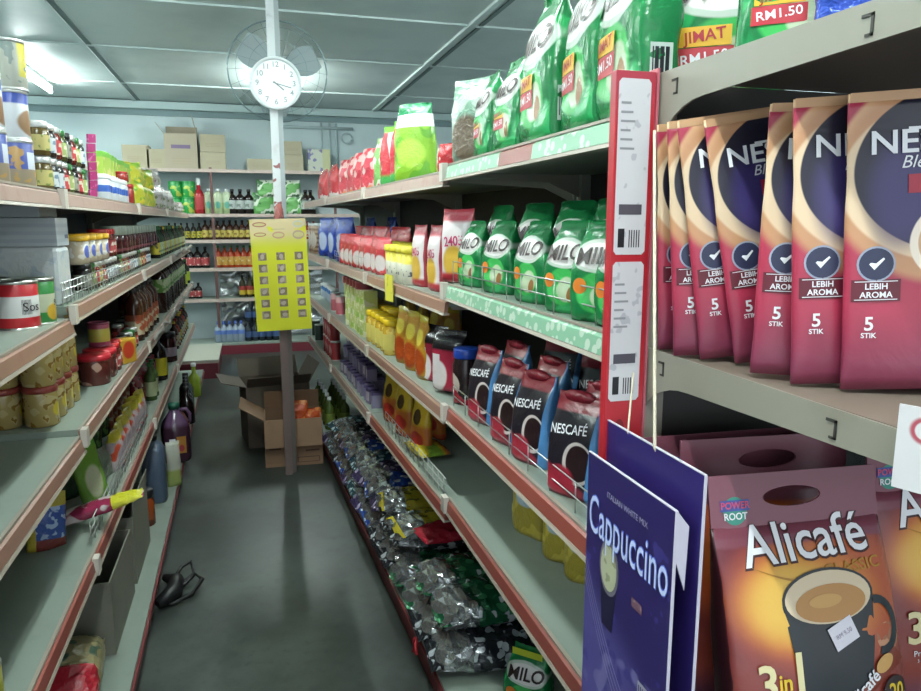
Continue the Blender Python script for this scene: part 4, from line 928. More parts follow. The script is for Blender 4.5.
MB().lathe([(.03, .31), (.031, .345), (.001, .347)], 18).build('cap', M('teal_cap', '1f5a48', .35), pj)
mb = MB(); mb.tube([(.03, .0, .30), (.065, 0, .30), (.085, 0, .27), (.083, 0, .215)], .010, 8); mb.build('handle', MC['purple_cordial'], pj)
lf = lambda u, v: -.0815
a = decal(pj, rect(-.045, -.012, .07, .15), WHITE, -.0795, 'white_label', .002); decal(pj, rect(-.005, .045, .06, .16), M('fruit_label', 'a8742c', .4, layers=(('E', .02, .09, .015, .02, .2, '9c2f3c'),)), -.0795, 'picture_label', .002)
pj.location = (-.455, 4.36, L5+.001); pj.rotation_euler = (0, 0, R(12))
rdb, _ = simple_bag('snack_bag', .2, .14, .1, M('rust_bag', '6f2c24', .3, crinkle=.4), 'x', 'snack bag', seed=84, rumple=.004)
spawn(rdb, (-.47, 4.75, L5), R(70), 'rust red bag behind the purple jug')
spawn(rdb, (-.50, 5.00, L5), R(80), 'rust red bag under the dark bottles', sc=(1, 1, .8))
dkb = bottle('sauce_bottle', .05, .26, DGLASS, BLKCAP, None, 'x', 'bottle', sh=.55, neck=.35)
for k in range(5): spawn(dkb, (-.455-.01*k, 5.18+.12*k, L5), 0, 'black glass bottle, %s in the row on the left base shelf' % ORD[k], 'black glass bottles base shelf')
lmb = bottle('drink_bottle', .05, .27, M('lime_drink', '8a9c2c', .2), WHTCAP, None, 'x', 'bottle', sh=.5)
spawn(lmb, (-.46, 6.0, L5), 0, 'lime yellow drink bottle at the far end, left base shelf')
# black strap on the floor by the left rail
mb = MB()
mb.tube([(0, 0, .012), (.05, .06, .02), (.10, .10, .05), (.13, .06, .04), (.09, -.01, .014), (.02, -.06, .012), (-.02, -.03, .012)], .009, 8, closed=True)
mb.tube([(0, .1, .012), (.04, .18, .05), (.08, .2, .06), (.09, .14, .03), (.03, .08, .012)], .008, 8, closed=True)
mb.tube([(-.03, -.08, .03), (.03, -.03, .05), (.03, .06, .05), (-.02, .12, .04)], [.02, .035, .03, .015], 10)
o = tag(mb.build('rubber_strap', M('black_rubber', '131416', .45)), 'tangled black rubber strap on the floor by the left base shelf', 'strap'); o.location = (-.375, 2.90, 0)

# ------------------------------------------------------------ back rack
br = thing('back_rack', (0, 8.66, 0)); tag(br, 'long cream shelving rack against the pale back wall', 'shelving unit')
CRM = M('rack_rail', 'b3a097', .5, dirt=(15, .5, .4, '9c7f76')); 
X0, X1 = -1.7, 1.5
for x in (X0, -.37, 1.0): MB().box(x, .0, 0, x+.03, .03, 2.1).build('upright', M('rack_upright', '5c3c3a', .5), br)
MB().box(X0, .36, .05, X1, .37, 2.08).build('back_panel', M('rack_back_pale', 'b9c4c6', .6), br)
BZ = [2.08, 1.59, 1.30, .98, .63]
for z in BZ:
    s_ = MB().box(X0, .012, z-.02, X1, .36, z).build('shelf', SHM, br)
    MB().box(X0, -.004, z-.035, X1, .012, z+.002).build('price_rail', CRM, s_)
s_ = MB().box(X0, -.12, .105, X1, .36, .125).build('base_shelf', SHM, br)
MB().box(X0, -.12, 0, X1, -.105, .105).build('kick_plate', M('maroon_kick', '6a1f2c', .45), br)
# crumpled reflective sheet behind the bottles
mb = MB(); nx, nz = 26, 30; rnd = random.Random(5)
for j in range(nz+1):
    for i in range(nx+1): mb.v.append((-.33+1.2*i/nx, rnd.uniform(-.012, .012)+.012*math.sin(i*.9)*math.cos(j*.6), .14+.82*j/nz))
for j in range(nz):
    for i in range(nx): a = j*(nx+1)+i; mb.face((a, a+1, a+nx+2, a+nx+1), 0, True)
n_ = len(mb.v)
mb.v += [(-.33, .02, .14), (.87, .02, .14), (.87, .02, .96), (-.33, .02, .96)]; mb.face((n_, n_+3, n_+2, n_+1))
mb.build('foil_backing', M('foil_backing', 'b4b8b8', .2, .8), br).location = (0, .335, 0)
pl_ = thing('low_plinth', (-.55, 7.85, 0)); tag(pl_, 'low plinth with red end and cream top beyond the left gondola', 'plinth')
MB().box(-.22, -.62, 0, .22, .4, .15).build('base', MC['maroon_kick'], pl_); MB().box(-.23, -.60, .15, .23, .4, .18).build('top_board', M('cream_board', 'a9a99c', .5), pl_)
def brow(proto, px, z, desc, where, group, y=8.80, dz=.001, rz=0, sc=None, rzj=8):
    z += dz
    for k, p_ in enumerate(sorted(px)):
        n = len(px); spawn(proto, back(p_, z, y), R(rz+random.uniform(-rzj, rzj)), desc + ', ' + ((ORL[k] if k < n-1 or n < 3 else 'rightmost') + ' ' if n > 1 else '') + where, group, sc=sc)
def lin(a, b_, n): return [a+(b_-a)*i/(n-1) for i in range(n)]
# cartons on top
t = open_box('cardboard_box', .34, .26, .38, M('tan_carton', '9f9480', .7, layers=(('R', -.1, .1, .22, .26, '6b5a78'), ('B', -.1, .1, .05, .14, .03, 'z', '9c8f7a'))), 'open cardboard box with raised dark flaps on back rack top', flaps=(('l', 35, .14), ('r', -12, .2), ('b', 0, .1)))
t.location = (*back(183, 2.09, 8.85)[:2], 2.08)
TANC = M('tan_carton_plain', 'a0977f', .7, layers=(('B', -.08, .08, .05, .1, .016, 'z', '9a8e78'),)); 
cA = carton('cardboard_box', .27, .24, .19, TANC, 'x', 'cardboard box', tape=M('clear_tape', 'c3baa4', .3))
spawn(cA, (*back(214, 2.09, 8.85)[:2], 2.08), 0, 'lower taped cardboard box right of the open flapped box')
spawn(cA, (*back(213, 2.27, 8.85)[:2], 2.272), R(3), 'upper taped cardboard box right of the open flapped box')
spawn(cA, (*back(293, 2.09, 8.85)[:2], 2.08), 0, 'lower cardboard box right of the white pole, back rack top', sc=(.85, 1, .95))
spawn(cA, (*back(292, 2.27, 8.85)[:2], 2.263), 0, 'upper cardboard box right of the white pole, back rack top', sc=(.8, 1, .8))
spawn(cA, (*back(260, 2.09, 8.85)[:2], 2.08), 0, 'low flat cardboard box left of the white pole', sc=(1.05, 1, .68))
spawn(cA, (*back(158, 2.09, 8.85)[:2], 2.08), 0, 'cardboard box left of the open flapped box', sc=(.7, 1, 1.1))
spawn(cA, (*back(138, 2.09, 8.85)[:2], 2.08), 0, 'cardboard box at the left end, back rack top', sc=(1.0, 1, 1.3))
pbx = carton('cereal_box', .26, .12, .26, M('lilac_white_box', 'b9bcae', .5, layers=(('N', 14, .55, '6f6a98'), ('R', .04, .2, 0, .3, 'b5b48c'))), 'white and lilac box at the right end, back rack top', 'box'); pbx.location = (*back(319, 2.09, 8.85)[:2], 2.08)
# shelf 2
gcn = can('malt_drink_tin', .075, .175, M('malt_tin_green', '1f8a3f', .35, layers=(('N', 18, .56, 'a9b04a'), ('Z', .14, .145, '157a34'))), M('green_lid', '2a9a4c', .35), 'x', 'tin')
for lv in (0, 1): brow(gcn, [176, 189], 1.59, 'green tin', ('lower' if lv == 0 else 'upper') + ' tier, second back shelf', 'green tins ' + ('lower' if lv == 0 else 'upper') + ' tier', dz=.001+.18*lv)
rbt = bottle('syrup_bottle', .06, .40, M('red_syrup', '9c1f28', .15), WHTCAP, M('syrup_label', 'a83a3c', .45), 'red syrup bottle beside the dark upright, second back shelf', 'bottle', sh=.5, cap_h=.2)
spawn(rbt, back(200, 1.591, 8.80))
pgb = bottle('juice_bottle', .055, .28, M('pale_green_bottle', 'a9b88a', .25, layers=(('Z', .12, .13, 'b9c4a4'), ('E', 0, .1, .03, .04, .3, '6fae9c'))), WHTCAP, None, 'x', 'bottle', sh=.72)
brow(pgb, [210, 219, 227.5], 1.59, 'pale green juice bottle', 'second back shelf', 'pale green juice bottles')
dwb = bottle('soy_sauce_bottle', .058, .28, DGLASS, BLKCAP, M('pale_label', 'a9b0ac', .45, layers=(('N', 20, .56, '6f7a72'),)), 'x', 'bottle', lab=(.2, .55))
brow(dwb, [233, 241, 249.5], 1.59, 'black bottle with pale label', 'second back shelf', 'black bottles with pale labels')
gpp, _ = simple_bag('noodle_pack', .24, .24, .1, M('green_white_pack', '5f9a52', .3, crinkle=.5, wob=.03, layers=(('N', 10, .5, 'c9d0c0'), ('N', 16, .6, '2f5a34'))), 'x', 'noodle pack', seed=91, rumple=.004)
brow(gpp, [264, 292, 304], 1.59, 'green and white pouch', 'lower layer, second back shelf', 'green and white pouches lower layer')
brow(gpp, [267, 291], 1.59, 'green and white pouch', 'upper layer, second back shelf', 'green and white pouches upper layer', dz=.20, sc=(.9, .8, .8))
brow(dwb, [306, 311], 1.59, 'black bottle with pale label', 'of pair right of pole', 'black bottles right of the pole', y=8.74)
# sauce bottle rows
sb1 = bottle('sauce_bottle', .038, .22, BRGLASS, BLKCAP, M('tan_yellow_label', 'b5a352', .45, layers=(('N', 30, .56, '7a5a2c'),)), 'x', 'bottle')
brow(sb1, lin(206, 249, 8), 1.30, 'brown sauce bottle with yellow label', 'third back shelf', 'brown sauce bottles third back shelf')
brow(DB[3][0], [253, 308, 314], 1.30, 'red chilli bottle', 'third back shelf', 'red chilli bottles third back shelf')
brow(DB[0][0], lin(170, 200, 6), 1.30, 'dark bottle with olive label', 'third back shelf, behind left gondola end', 'dark bottles third back shelf')
kt = bottle('ketchup_bottle', .045, .24, DGLASS, BLKCAP, M('red_white_label', 'a8343a', .45, layers=(('Z', .07, .075, 'c9bdb8'), ('Z', .1, .102, '9c2a32'))), 'x', 'bottle')
brow(kt, lin(183, 206, 4), .98, 'black bottle with red and white label', 'fourth back shelf', 'black bottles with red labels')
orb = bottle('chilli_sauce_bottle', .04, .25, M('orange_chilli', 'a83a1a', .2), GRNCAP, M('amber_white_label', 'b88a3c', .45, layers=(('N', 25, .55, 'c9b48a'),)), 'x', 'bottle')
brow(orb, lin(219, 251, 6), .98, 'orange chilli sauce bottle', 'fourth back shelf', 'orange chilli sauce bottles')
ybt = bottle('sauce_bottle', .038, .26, M('green_brown_glass', '3c3214', .15), BLKCAP, M('mustard_label', 'b59c2a', .45, layers=(('Z', .08, .085, '8a2a2a'),)), 'x', 'bottle')
brow(ybt, [243, 250, 256.5], .63, 'dark bottle with mustard label', 'fifth back shelf', 'dark bottles with mustard labels')
brow(kt, [192, 199], .63, 'black bottle with red label', 'of two, fifth back shelf', 'black bottles fifth back shelf', sc=(.9, .9, .75))
wbt = bottle('water_bottle', .04, .23, M('water_plastic', '8f9aa8', .12), M('blue_cap', '2f4fa0', .35), M('water_label', '5f7ac0', .4), 'x', 'bottle', lab=(.4, .6))
for r_ in (0, 1): brow(wbt, lin(219, 242, 5), .125, 'clear water bottle with blue cap', ['front', 'back'][r_] + ' row, back rack base', 'water bottles ' + ['front', 'back'][r_] + ' row', y=8.68+.1*r_)
dbt = bottle('water_bottle', .042, .23, M('dark_drink', '20262e', .15), BLKCAP, M('dark_blue_label', '3a4f78', .4), 'x', 'bottle', lab=(.2, .5))
for r_ in (0, 1): brow(dbt, lin(249, 276, 5), .125, 'dark drink bottle', ['lower', 'upper'][r_] + ' tier, back rack base', 'dark drink bottles ' + ['lower', 'upper'][r_] + ' tier', y=8.68, dz=.001+.232*r_*(1), )

# ------------------------------------------------------------ pole, clock, fan, poster
PX, PY = .18, 4.27
po = thing('support_pole', (PX, PY, 0)); tag(po, 'slim pole, white above and bare brown below, standing in the aisle', 'pole')
PM = M('pole_paint', 'cfd4d6', .5, layers=(('N', 25, .6, 1.45, 1.9, '8f5a5c'), ('D', 0, -1, -1.3, -1.25, '6e5c58')), dirt=(14, .55, .35, '8c7f7e'))
MB().box(-.024, -.02, 0, .018, .02, ZC).build('front_post', PM, po)
MB().box(.018, .012, 0, .045, .04, ZC).build('rear_angle', M('pole_grey', 'a3acae', .5, layers=(('D', 0, -1, -1.3, -1.25, '625a56'),)), po)
MB().lathe([(.012, 1.50), (.026, 1.52), (.024, 1.57), (.012, 1.60)], 10, cy=-.024, sy=.6).build('red_cloth_tie', M('faded_red_cloth', 'a8645f', .8, crinkle=.5), po)
ck = thing('wall_clock', (.192, 4.225, 2.245), R(-4)); tag(ck, 'round white wall clock fixed high on the pole', 'clock')
mb = MB()
def ring(mb, r, rr, y, n=48, m=0, k=8): return mb.tube([(r*math.cos(2*math.pi*i/n), y, r*math.sin(2*math.pi*i/n)) for i in range(n)], rr, k, m, closed=True)
ring(mb, .131, .009, -.012, 56); mb.build('rim', M('clock_rim', 'd4dadc', .3), ck)
mb = MB(); n = 48
mb.v = [(.128*math.cos(2*math.pi*i/n), -.008, .128*math.sin(2*math.pi*i/n)) for i in range(n)] + [(.128*math.cos(2*math.pi*i/n), .022, .128*math.sin(2*math.pi*i/n)) for i in range(n)]
mb.face(range(n)); mb.face(range(2*n-1, n-1, -1))
for i in range(n): mb.face((i, n+i, n+(i+1) % n, (i+1) % n))
fc = mb.build('face', M('clock_face', 'e6eaec', .35), ck)
CG = M('clock_grey', '8f989c', .5)
for i in range(1, 13): a = R(90-30*i); text(fc, str(i), .040, .098*math.cos(a), .098*math.sin(a), CG, -.0082, bold=.01, name='numeral')
def hand(nm, ang, L, w_, y):
    a = R(90-ang); MB().box(-w_, y, -.015, w_, y+.001, L, mat=Matrix.Rotation(a-R(90), 4, 'Y').inverted()).build(nm, M('clock_hand', '6f797e', .4), ck)
hand('hour_hand', 129, .055, .003, -.011); hand('minute_hand', 105, .085, .002, -.0125)
fn = thing('wall_fan', (.215, 4.42, 2.345)); tag(fn, 'grey fan with round wire cage mounted behind the clock', 'fan')
FW_ = M('fan_wire', '6f8084', .4, .3)
mb = MB(); ring(mb, .275, .0045, .0, 64); 
for r_ in (.23, .16): ring(mb, r_, .0013, -.05, 48, k=5)
for i in range(20):
    a = 2*math.pi*i/20; c, s_ = math.cos(a), math.sin(a); mb.tube([(.04*c, -.07, .04*s_), (.16*c, -.06, .16*s_), (.275*c, 0, .275*s_)], .0011, 4)
mb.build('wire_cage', FW_, fn)
MB().lathe([(.03, -.05), (.055, -.04), (.055, .06), (.03, .08)], 18).build('motor', M('fan_motor', '5f6c70', .4), fn).rotation_euler = (R(90), 0, 0)
for i in range(3):
    a = 2*math.pi*i/3+.4; mb = MB(); P = []
    for j in range(7):
        t_ = j/6; r_ = .05+.19*t_; wd = .035+.05*math.sin(math.pi*t_*.8); P.append((r_, wd))
    up_ = [(r_*math.cos(a)-wd*math.sin(a), .01, r_*math.sin(a)+wd*math.cos(a)) for r_, wd in P]; dn = [(r_*math.cos(a)+wd*math.sin(a), -.02, r_*math.sin(a)-wd*math.cos(a)) for r_, wd in P]
    mb.v = up_ + dn + [(x, y+.002, z) for x, y, z in up_+dn]; K = 7
    for j in range(K-1): mb.face((j, j+1, K+j+1, K+j), 0, True); mb.face((2*K+j+1, 2*K+j, 3*K+j, 3*K+j+1), 0, True)
    mb.build('blade', M('fan_blade', '8f9c9e', .35), fn)
MB().tube([(0, .05, 0), (-.02, .06, -.03), (-.02, -.12, -.06)], .012).build('mounting_arm', FW_, fn)
ps = thing('notice_poster', (.185, 4.20, .888), R(-2), 0, R(-1.5)); tag(ps, 'yellow notice sheet with rows of small photographs hung on the pole', 'poster')
MB().box(-.153, -.001, 0, .153, .001, .63).build('sheet', M('poster_yellow', 'd2d41f', .45, layers=(('Z', .46, .58, 'd9c79a'), ('N', 10, .6, .0, .63, 'd6d32a'))), ps)
PH = M('poster_photo', '7d6c5c', .5, layers=(('N', 30, .52, '9c8c80'),))
for r_ in range(6):
    for c_ in range(3):
        x, z = -.096+.10*c_, .07+.066*r_
        ph = decal(ps, rect(x-.023, x+.023, z, z+.044), PH, -.001, 'photograph', .0008)
        decal(ph, ell(x+.003*math.sin(r_*5+c_), z+.021, .015, .011, 14, .3*r_), M('photo_plate', 'b3a69a', .5), -.001, 'pictured_dish', .0012)
for i, (x, z, rx, rz, c) in enumerate(((-.1, .60, .038, .014, 'b07060'), (-.1, .545, .034, .012, 'b07a5c'), (.11, .54, .033, .026, 'b9a088'), (.0, .54, .034, .02, 'c49a7c'), (.11, .60, .03, .018, 'bfc4bc'))):
    e = decal(ps, ell(x, z, rx, rz), M('food_%d' % i, c, .5), -.001, 'food_picture', .0008)
    decal(ps, ell(x, z, rx*.8, rz*.55), M('food_in', 'cfc48a', .5), -.001, 'food_centre', .0012)
decal(ps, rect(-.04, .035, .572, .574), M('line_grey', '8a8a6a', .5), -.001, 'rule', .001)
MB().tube([(-.02, 0, .63), (0, .01, .70), (.02, 0, .63)], .0012, 5).build('string', WIRE, ps)

# boxes on the floor behind the pole
CBX = M('brown_carton', '86684f', .75, layers=(('R', -.17, -.07, .02, .13, '7b5f48'),), dirt=(10, .5, .3, '705640'))
b = open_box('cardboard_box', .35, .30, .30, CBX, 'brown cardboard box with folded flap standing behind the pole base', flaps=(('f', 166, .17), ('l', 58, .17), ('b', -10, .12)))
b.location = (.225, 4.56, 0); b.rotation_euler = (0, 0, R(-2))
a = decal(b, rect(.02, .155, .02, .055), INKB, -.15, 'printed_bar'); decal(a, rect(.024, .151, .024, .051), CBX, -.1512, 'printed_panel'); decal(b, rect(.07, .155, .09, .10), INKB, -.15, 'printed_line'); decal(b, rect(-.15, -.08, .11, .12), INKB, -.15, 'printed_line')
op, _ = simple_bag('snack_bag', .14, .14, .09, M('orange_bag', 'b84a1f', .25, crinkle=.5, layers=(('N', 18, .56, 'cf7a3c'),)), 'x', 'snack bag', seed=95, rumple=.004)
spawn(op, (.25, 4.55, .24), R(-10), 'orange packet sticking out of the brown box, on its left')
spawn(op, (.35, 4.54, .20), R(15), 'orange packet sticking out of the brown box, on its right', sc=(.8, .8, .9))
b = open_box('cardboard_box', .42, .36, .42, M('dark_carton', '5f5448', .75, dirt=(10, .5, .3, '4a4138')), 'darker cardboard box with splayed flaps behind the brown one', flaps=(('l', 75, .16), ('f', 50, .12), ('r', 30, .15), ('b', 40, .15)))  # board of a darker brown than the front carton
b.location = (.13, 5.05, 0); b.rotation_euler = (0, 0, R(8))
ytc = can('food_tin', .036, .10, M('yellow_green_tin', '9c9a34', .35, layers=(('Z', .06, .065, 'b5b060'),)), STEEL, 'x', 'tin')
spawn(ytc, (-.525, 1.44, N4), R(40), 'small yellow green tin at the lower left corner, fourth left shelf')

# ------------------------------------------------------------ endcap: red and navy coffee pouches
def brown_pouch(bend=0.0, seed=0):
    w, h, d = .205, .307, .020
    t = thing('coffee_pouch'); tag(t, 'x', 'coffee pouch')
    mb, sf = bag_mesh(w, h, d, 3.0, rings=22, k=40, rumple=.0006, seed=seed, shoulder=.35, topd=.003, bend=bend, foot=.6)
    mb.build('body', M('navy_red_pouch', 'a8304a', .3, crinkle=.12, cscale=18, layers=(
        ('D', 0, -1, -.10, -.01, '7a3048'), ('E', .04, .075, .035, .03, .7, 'b8323a'),
        ('E', .018, .226, .135, .112, .05, 'cf9f78'), ('E', .0, .216, .118, .104, .12, 'c08c66'), ('E', .0, .218, .109, .084, .04, 'dcbf9f'),
        ('E', .004, .228, .100, .084, .02, '19172a'), ('E', -.05, .205, .03, .05, .9, '3b3166'),
        ('E', .018, .155, .060, .048, .03, 'ecdccb'), ('E', .018, .155, .052, .041, .03, 'c9a07c'), ('Z', .298, .3, 'd9b48f'))), t)
    text(t, 'NESCAFÉ', .033, -.007, .256, WHITE, lambda u, v: sf(u, v)-.0008, bold=.016, sx=1.12)
    decal(t, rect(-.045, .068, .2685, .2715, 6), WHITE, sf, 'brand_bar', .0012)
    text(t, 'Blend & Brew', .018, -.002, .236, WHITE, sf, shear=.3)
    rb_ = decal(t, rect(-.045, .055, .205, .224, 6), M('ribbon_red', 'a8243a', .35), sf, 'ribbon', .001)
    text(rb_, 'ORIGINAL', .016, .004, .2145, WHITE, lambda u, v: sf(u, v)-.0006, bold=.01)
    bd = decal(t, ell(-.074, .134, .0185, .0185), M('badge_grey', '9aa0b4', .4), sf, 'badge', .0010)
    decal(bd, ell(-.074, .134, .0165, .0165), M('badge_navy', '2a2f4c', .4), sf, 'badge_centre', .0014)
    decal(bd, [(-.081, .134), (-.076, .128), (-.066, .139), (-.0675, .1405), (-.076, .1315), (-.0795, .1355)], WHITE, sf, 'tick_mark', .0018)
    lb = decal(t, rect(-.097, -.050, .095, .118), M('label_maroon', '5f1526', .4), sf, 'label', .001)
    decal(lb, rect(-.094, -.053, .1155, .1163), WHITE, sf, 'rule', .0014); decal(lb, rect(-.094, -.053, .0965, .0973), WHITE, sf, 'rule', .0014)
    text(lb, 'LEBIH', .0088, -.0735, .1105, WHITE, lambda u, v: sf(u, v)-.0008, bold=.02); text(lb, 'AROMA', .0088, -.0735, .1017, WHITE, lambda u, v: sf(u, v)-.0008, bold=.02)
    text(t, '5', .020, -.080, .071, WHITE, lambda u, v: sf(u, v)-.0022, bold=.02); text(t, 'STIK', .0075, -.080, .059, WHITE, lambda u, v: sf(u, v)-.0016, bold=.02)
    MB().box(-w*.49, bend-.0016, h-.008, w*.49, bend+.0016, h+.0015).build('top_seal', M('seal_tan', 'c79a72', .35), t)
    return t
pa_ = brown_pouch()
ZS = 1.3215
PL = [  # left foot corner x,y ; facing ; lean ; label
    (.610, .613, -24, -1, 'nearest red and navy coffee pouch at the right picture edge'),
    (.577, .650, -22, -2, 'second nearest red and navy coffee pouch, mostly showing its name'),
    (.562, .700, -30, -4, 'third nearest red and navy coffee pouch, narrow and turned away'),
    (.592, .768, -16, -4, 'fourth nearest red and navy coffee pouch with crumpled lower left'),
    (.566, .805, -18, -2, 'fifth nearest red and navy coffee pouch, left of the crumpled one'),
    (.548, .838, -24, -2, 'sixth nearest red and navy coffee pouch'),
    (.553, .885, -10, 0, 'farthest red and navy coffee pouch, deep in the bracket corner')]
RYL = [3, 3, -1, 9.5, 8, 4, 3]
for i, (x, y, rz, rx, lab) in enumerate(PL):
    a = R(rz); hw = .1025
    spawn(pa_, (x + hw*math.cos(a), y + hw*math.sin(a), ZS + (.0 if RYL[i] == 0 else abs(math.sin(R(RYL[i])))*.1)), a, lab, rx=R(rx), ry=R(-RYL[i]))

# ------------------------------------------------------------ endcap: brown three-in-one coffee bags with carrying handle
decal0, text0 = decal, text
def brown_bag():
    w, h, d = .262, .365, .075; hh = .066; hb = h - hh
    t = thing('coffee_bag'); tag(t, 'x', 'coffee bag')
    D, W, cen, sf = bag_fn(w, hb, d, 4.5, top=1.0, shoulder=.35, topd=.004)
    mb, sf = bag_mesh(w, hb, d, 4.5, rings=20, k=44, rumple=.0008, seed=6, top=1.0, shoulder=.35, topd=.004)
    mb.build('body', M('three_in_one_print', '6a2430', .3, crinkle=.12, cscale=14, wob=.008, layers=(
        ('D', 0, -1, -.29, .02, '8a3f30'), ('E', .02, .21, .14, .085, .5, 'b0522c'), ('E', -.01, .205, .10, .06, .6, 'cf8030'), ('E', -.03, .205, .065, .045, .8, 'e0b048'),
        ('D', 0, -1, -.065, -.01, '5a3244'), ('N', 9, .6, .0, .07, '7d5060'), ('Z', .272, .278, '7a4250'), ('S', .128, '33161a'))), t)
    # carry panel with an oval hand hole
    mb = MB(); n = 40; z0, z1 = hb-.004, h; cx, cz, rx, rz = -.004, hb+.034, .045, .0130
    out = []
    for i in range(n):
        a = 2*math.pi*i/n; c, s_ = math.cos(a), math.sin(a); k_ = min((w/2-.001)/abs(c) if abs(c) > 1e-6 else 9, ((z1-cz) if s_ > 0 else (cz-z0))/abs(s_) if abs(s_) > 1e-6 else 9); out.append((k_*c, cz+k_*s_))
    # snap nearest ray to each corner so the panel is a true rectangle
    for X_, Z_ in ((w/2-.001, z1), (-w/2+.001, z1), (-w/2+.001, z0), (w/2-.001, z0)):
        j = min(range(n), key=lambda q: (out[q][0]-X_)**2+(out[q][1]-Z_)**2); out[j] = (X_, Z_)
    inn = [(cx+rx*math.cos(2*math.pi*i/n), cz+rz*math.sin(2*math.pi*i/n)) for i in range(n)]
    for y in (-.0015, .0015):
        for P in (out, inn): mb.v += [(x, y, z) for x, z in P]
    for i in range(n):
        j = (i+1) % n
        mb.face((i, j, n+j, n+i)); mb.face((2*n+j, 2*n+i, 3*n+i, 3*n+j)); mb.face((n+i, n+j, 3*n+j, 3*n+i)); mb.face((j, i, 2*n+i, 2*n+j))
    hp = mb.build('carry_panel', M('handle_plum', '7c4654', .35, crinkle=.08, cscale=10), t)
    lg = decal0(hp, ell(-.093, hb+.020, .018, .018), M('logo_teal', '2f8a78', .4), -.0015, 'round_logo', .0004)
    decal0(lg, rect(-.115, -.071, hb+.020, hb+.034), M('logo_blue', '3a4f98', .4), -.0015, 'logo_band', .0008)
    text0(lg, 'POWER', .0125, -.093, hb+.027, M('logo_pink', 'd04a6a', .4), -.0023, bold=.02); text0(lg, 'ROOT', .0125, -.093, hb+.013, WHITE, -.0019, bold=.02)
    # name, in white with a dark outline
    al = text0(t, 'Alicafé', .070, .004, .275, M('name_brown', '3a1518', .4), sf, rot=.05, bold=.035, sx=1.02, name='name_outline')
    text0(al, 'Alicafé', .070, .003, .2765, WHITE, lambda u, v: sf(u, v)-.0008, rot=.05, bold=.010, sx=1.02)
    text0(t, 'CLASSIC', .0200, .066, .240, M('gold_print', 'b07a22', .4), sf, rot=.07, bold=.02, sx=1.2)
    sw = MB(); P = [(-.085+.17*q/16, .250-.020*math.sin(math.pi*q/16)) for q in range(17)]
    sw.v = [(a, sf(a, b)-.0016, b) for a, b in P] + [(a, sf(a, b)-.0016, b-.003*math.sin(math.pi*q/16)-.0004) for q, (a, b) in enumerate(P)]
    for q in range(16): sw.face((q, q+1, 18+q, 17+q))
    sw.build('swash', M('gold_print', 'b07a22', .4), al)
    U = .060
    def decal(p_, poly, m_, sf_, nm_='print', lift=.0006): return decal0(p_, [(a, b+U) for a, b in poly], m_, sf_, nm_, lift)
    def text(p_, b_, sz, x_, z_, m_, sf_, **k): return text0(p_, b_, sz, x_, z_+U, m_, sf_, **k)
    # the cup of coffee
    CUPD = M('cup_teal_black', '131c22', .3); CRE = M('cup_cream', 'd8c3a4', .4); COF = M('coffee_tan', 'b9854a', .4)
    cup = decal(t, [(-.052, .142), (-.047, .10), (-.036, .045), (-.022, .012), (.05, .006), (.066, .03), (.078, .09), (.088, .150)], CUPD, sf, 'cup_picture', .0012)
    e0 = decal(cup, ell(.018, .148, .070, .034, 32, .06), CUPD, sf, 'cup_rim', .0016)
    e1 = decal(cup, ell(.018, .148, .066, .031, 32, .06), CRE, sf, 'cup_inside', .0020)
    decal(cup, ell(.020, .141, .054, .022, 32, .06), COF, sf, 'coffee', .0024)
    decal(cup, ell(.012, .144, .025, .008, 24, .06), M('coffee_light', 'c99a58', .4), sf, 'coffee_swirl', .0028)
    hd = [(.082+.030*math.cos(a), .108+.036*math.sin(a)) for a in [R(-100+200*i/14) for i in range(15)]] + [(.082+.020*math.cos(a), .108+.026*math.sin(a)) for a in [R(100-200*i/14) for i in range(15)]]
    mb = MB(); m2 = len(hd)//2
    for a, b_ in hd: mb.v.append((a+.008, sf(a+.008, b_+U)-.0014, b_+U))
    for i in range(m2-1): mb.face((i, i+1, 2*m2-2-i, 2*m2-1-i))
    mb.build('cup_handle', CUPD, t)
    decal(t, ell(.100, .092, .018, .018), M('nut_brown', '9c6448', .4, layers=(('N', 60, .5, 'c08a68'),)), sf, 'nut_picture', .0010)
    ST = decal(t, [(.018, .083), (.054, .098), (.044, .125), (.007, .110)], M('sticker_white', 'e2dde6', .4), sf, 'price_sticker', .0030)
    text(ST, 'RM 9.50', .0078, .031, .104, M('sticker_grey', '9c8ca0', .5), lambda u, v: sf(u, v)-.0026, rot=.38)
    th = text(t, '3', .062, -.086, .052, M('cream_gold', 'd8cc9c', .4), lambda u, v: sf(u, v)-.001, bold=.02); text(t, '1', .066, -.040, .062, MC['cream_gold'], lambda u, v: sf(u, v)-.0016, bold=.02)
    text(t, 'in', .028, -.062, .054, YELP, lambda u, v: sf(u, v)-.0014, bold=.02)
    text(t, 'Premix Coffee', .0115, -.058, .020, WHITE, lambda u, v: sf(u, v)-.0014, rot=.05); text(t, '3 dalam 1 Kopi Pracampuran', .0066, -.048, .010, WHITE, lambda u, v: sf(u, v)-.0014, rot=.05)
    sk = decal(t, [(.008, -.0+.006), (.030, .003), (.125, .062), (.108, .080)], M('stick_brown', '7a3424', .4), lambda u, v: sf(u, max(v, .012)), 'stick_picture', .0022)
    text(sk, 'Alicafé', .022, .052, .034, WHITE, lambda u, v: sf(u, max(v, .012))-.0016, rot=.62, bold=.02)
    decal(sk, ell(.088, .062, .016, .009, 20, .55), M('coffee_light', 'c99a58', .4), lambda u, v: sf(u, v), 'cup_detail', .003)
    bdg = decal(t, ell(.104, .024, .021, .021), M('badge_dark', '2c1a1c', .4), lambda u, v: sf(u, max(v, .012)), 'badge', .0026)
    text(bdg, '20', .028, .104, .025, YELP, lambda u, v: sf(u, max(v, .012))-.0022, bold=.02, sx=.9)
    return t
ab = brown_bag()
ZL = .822
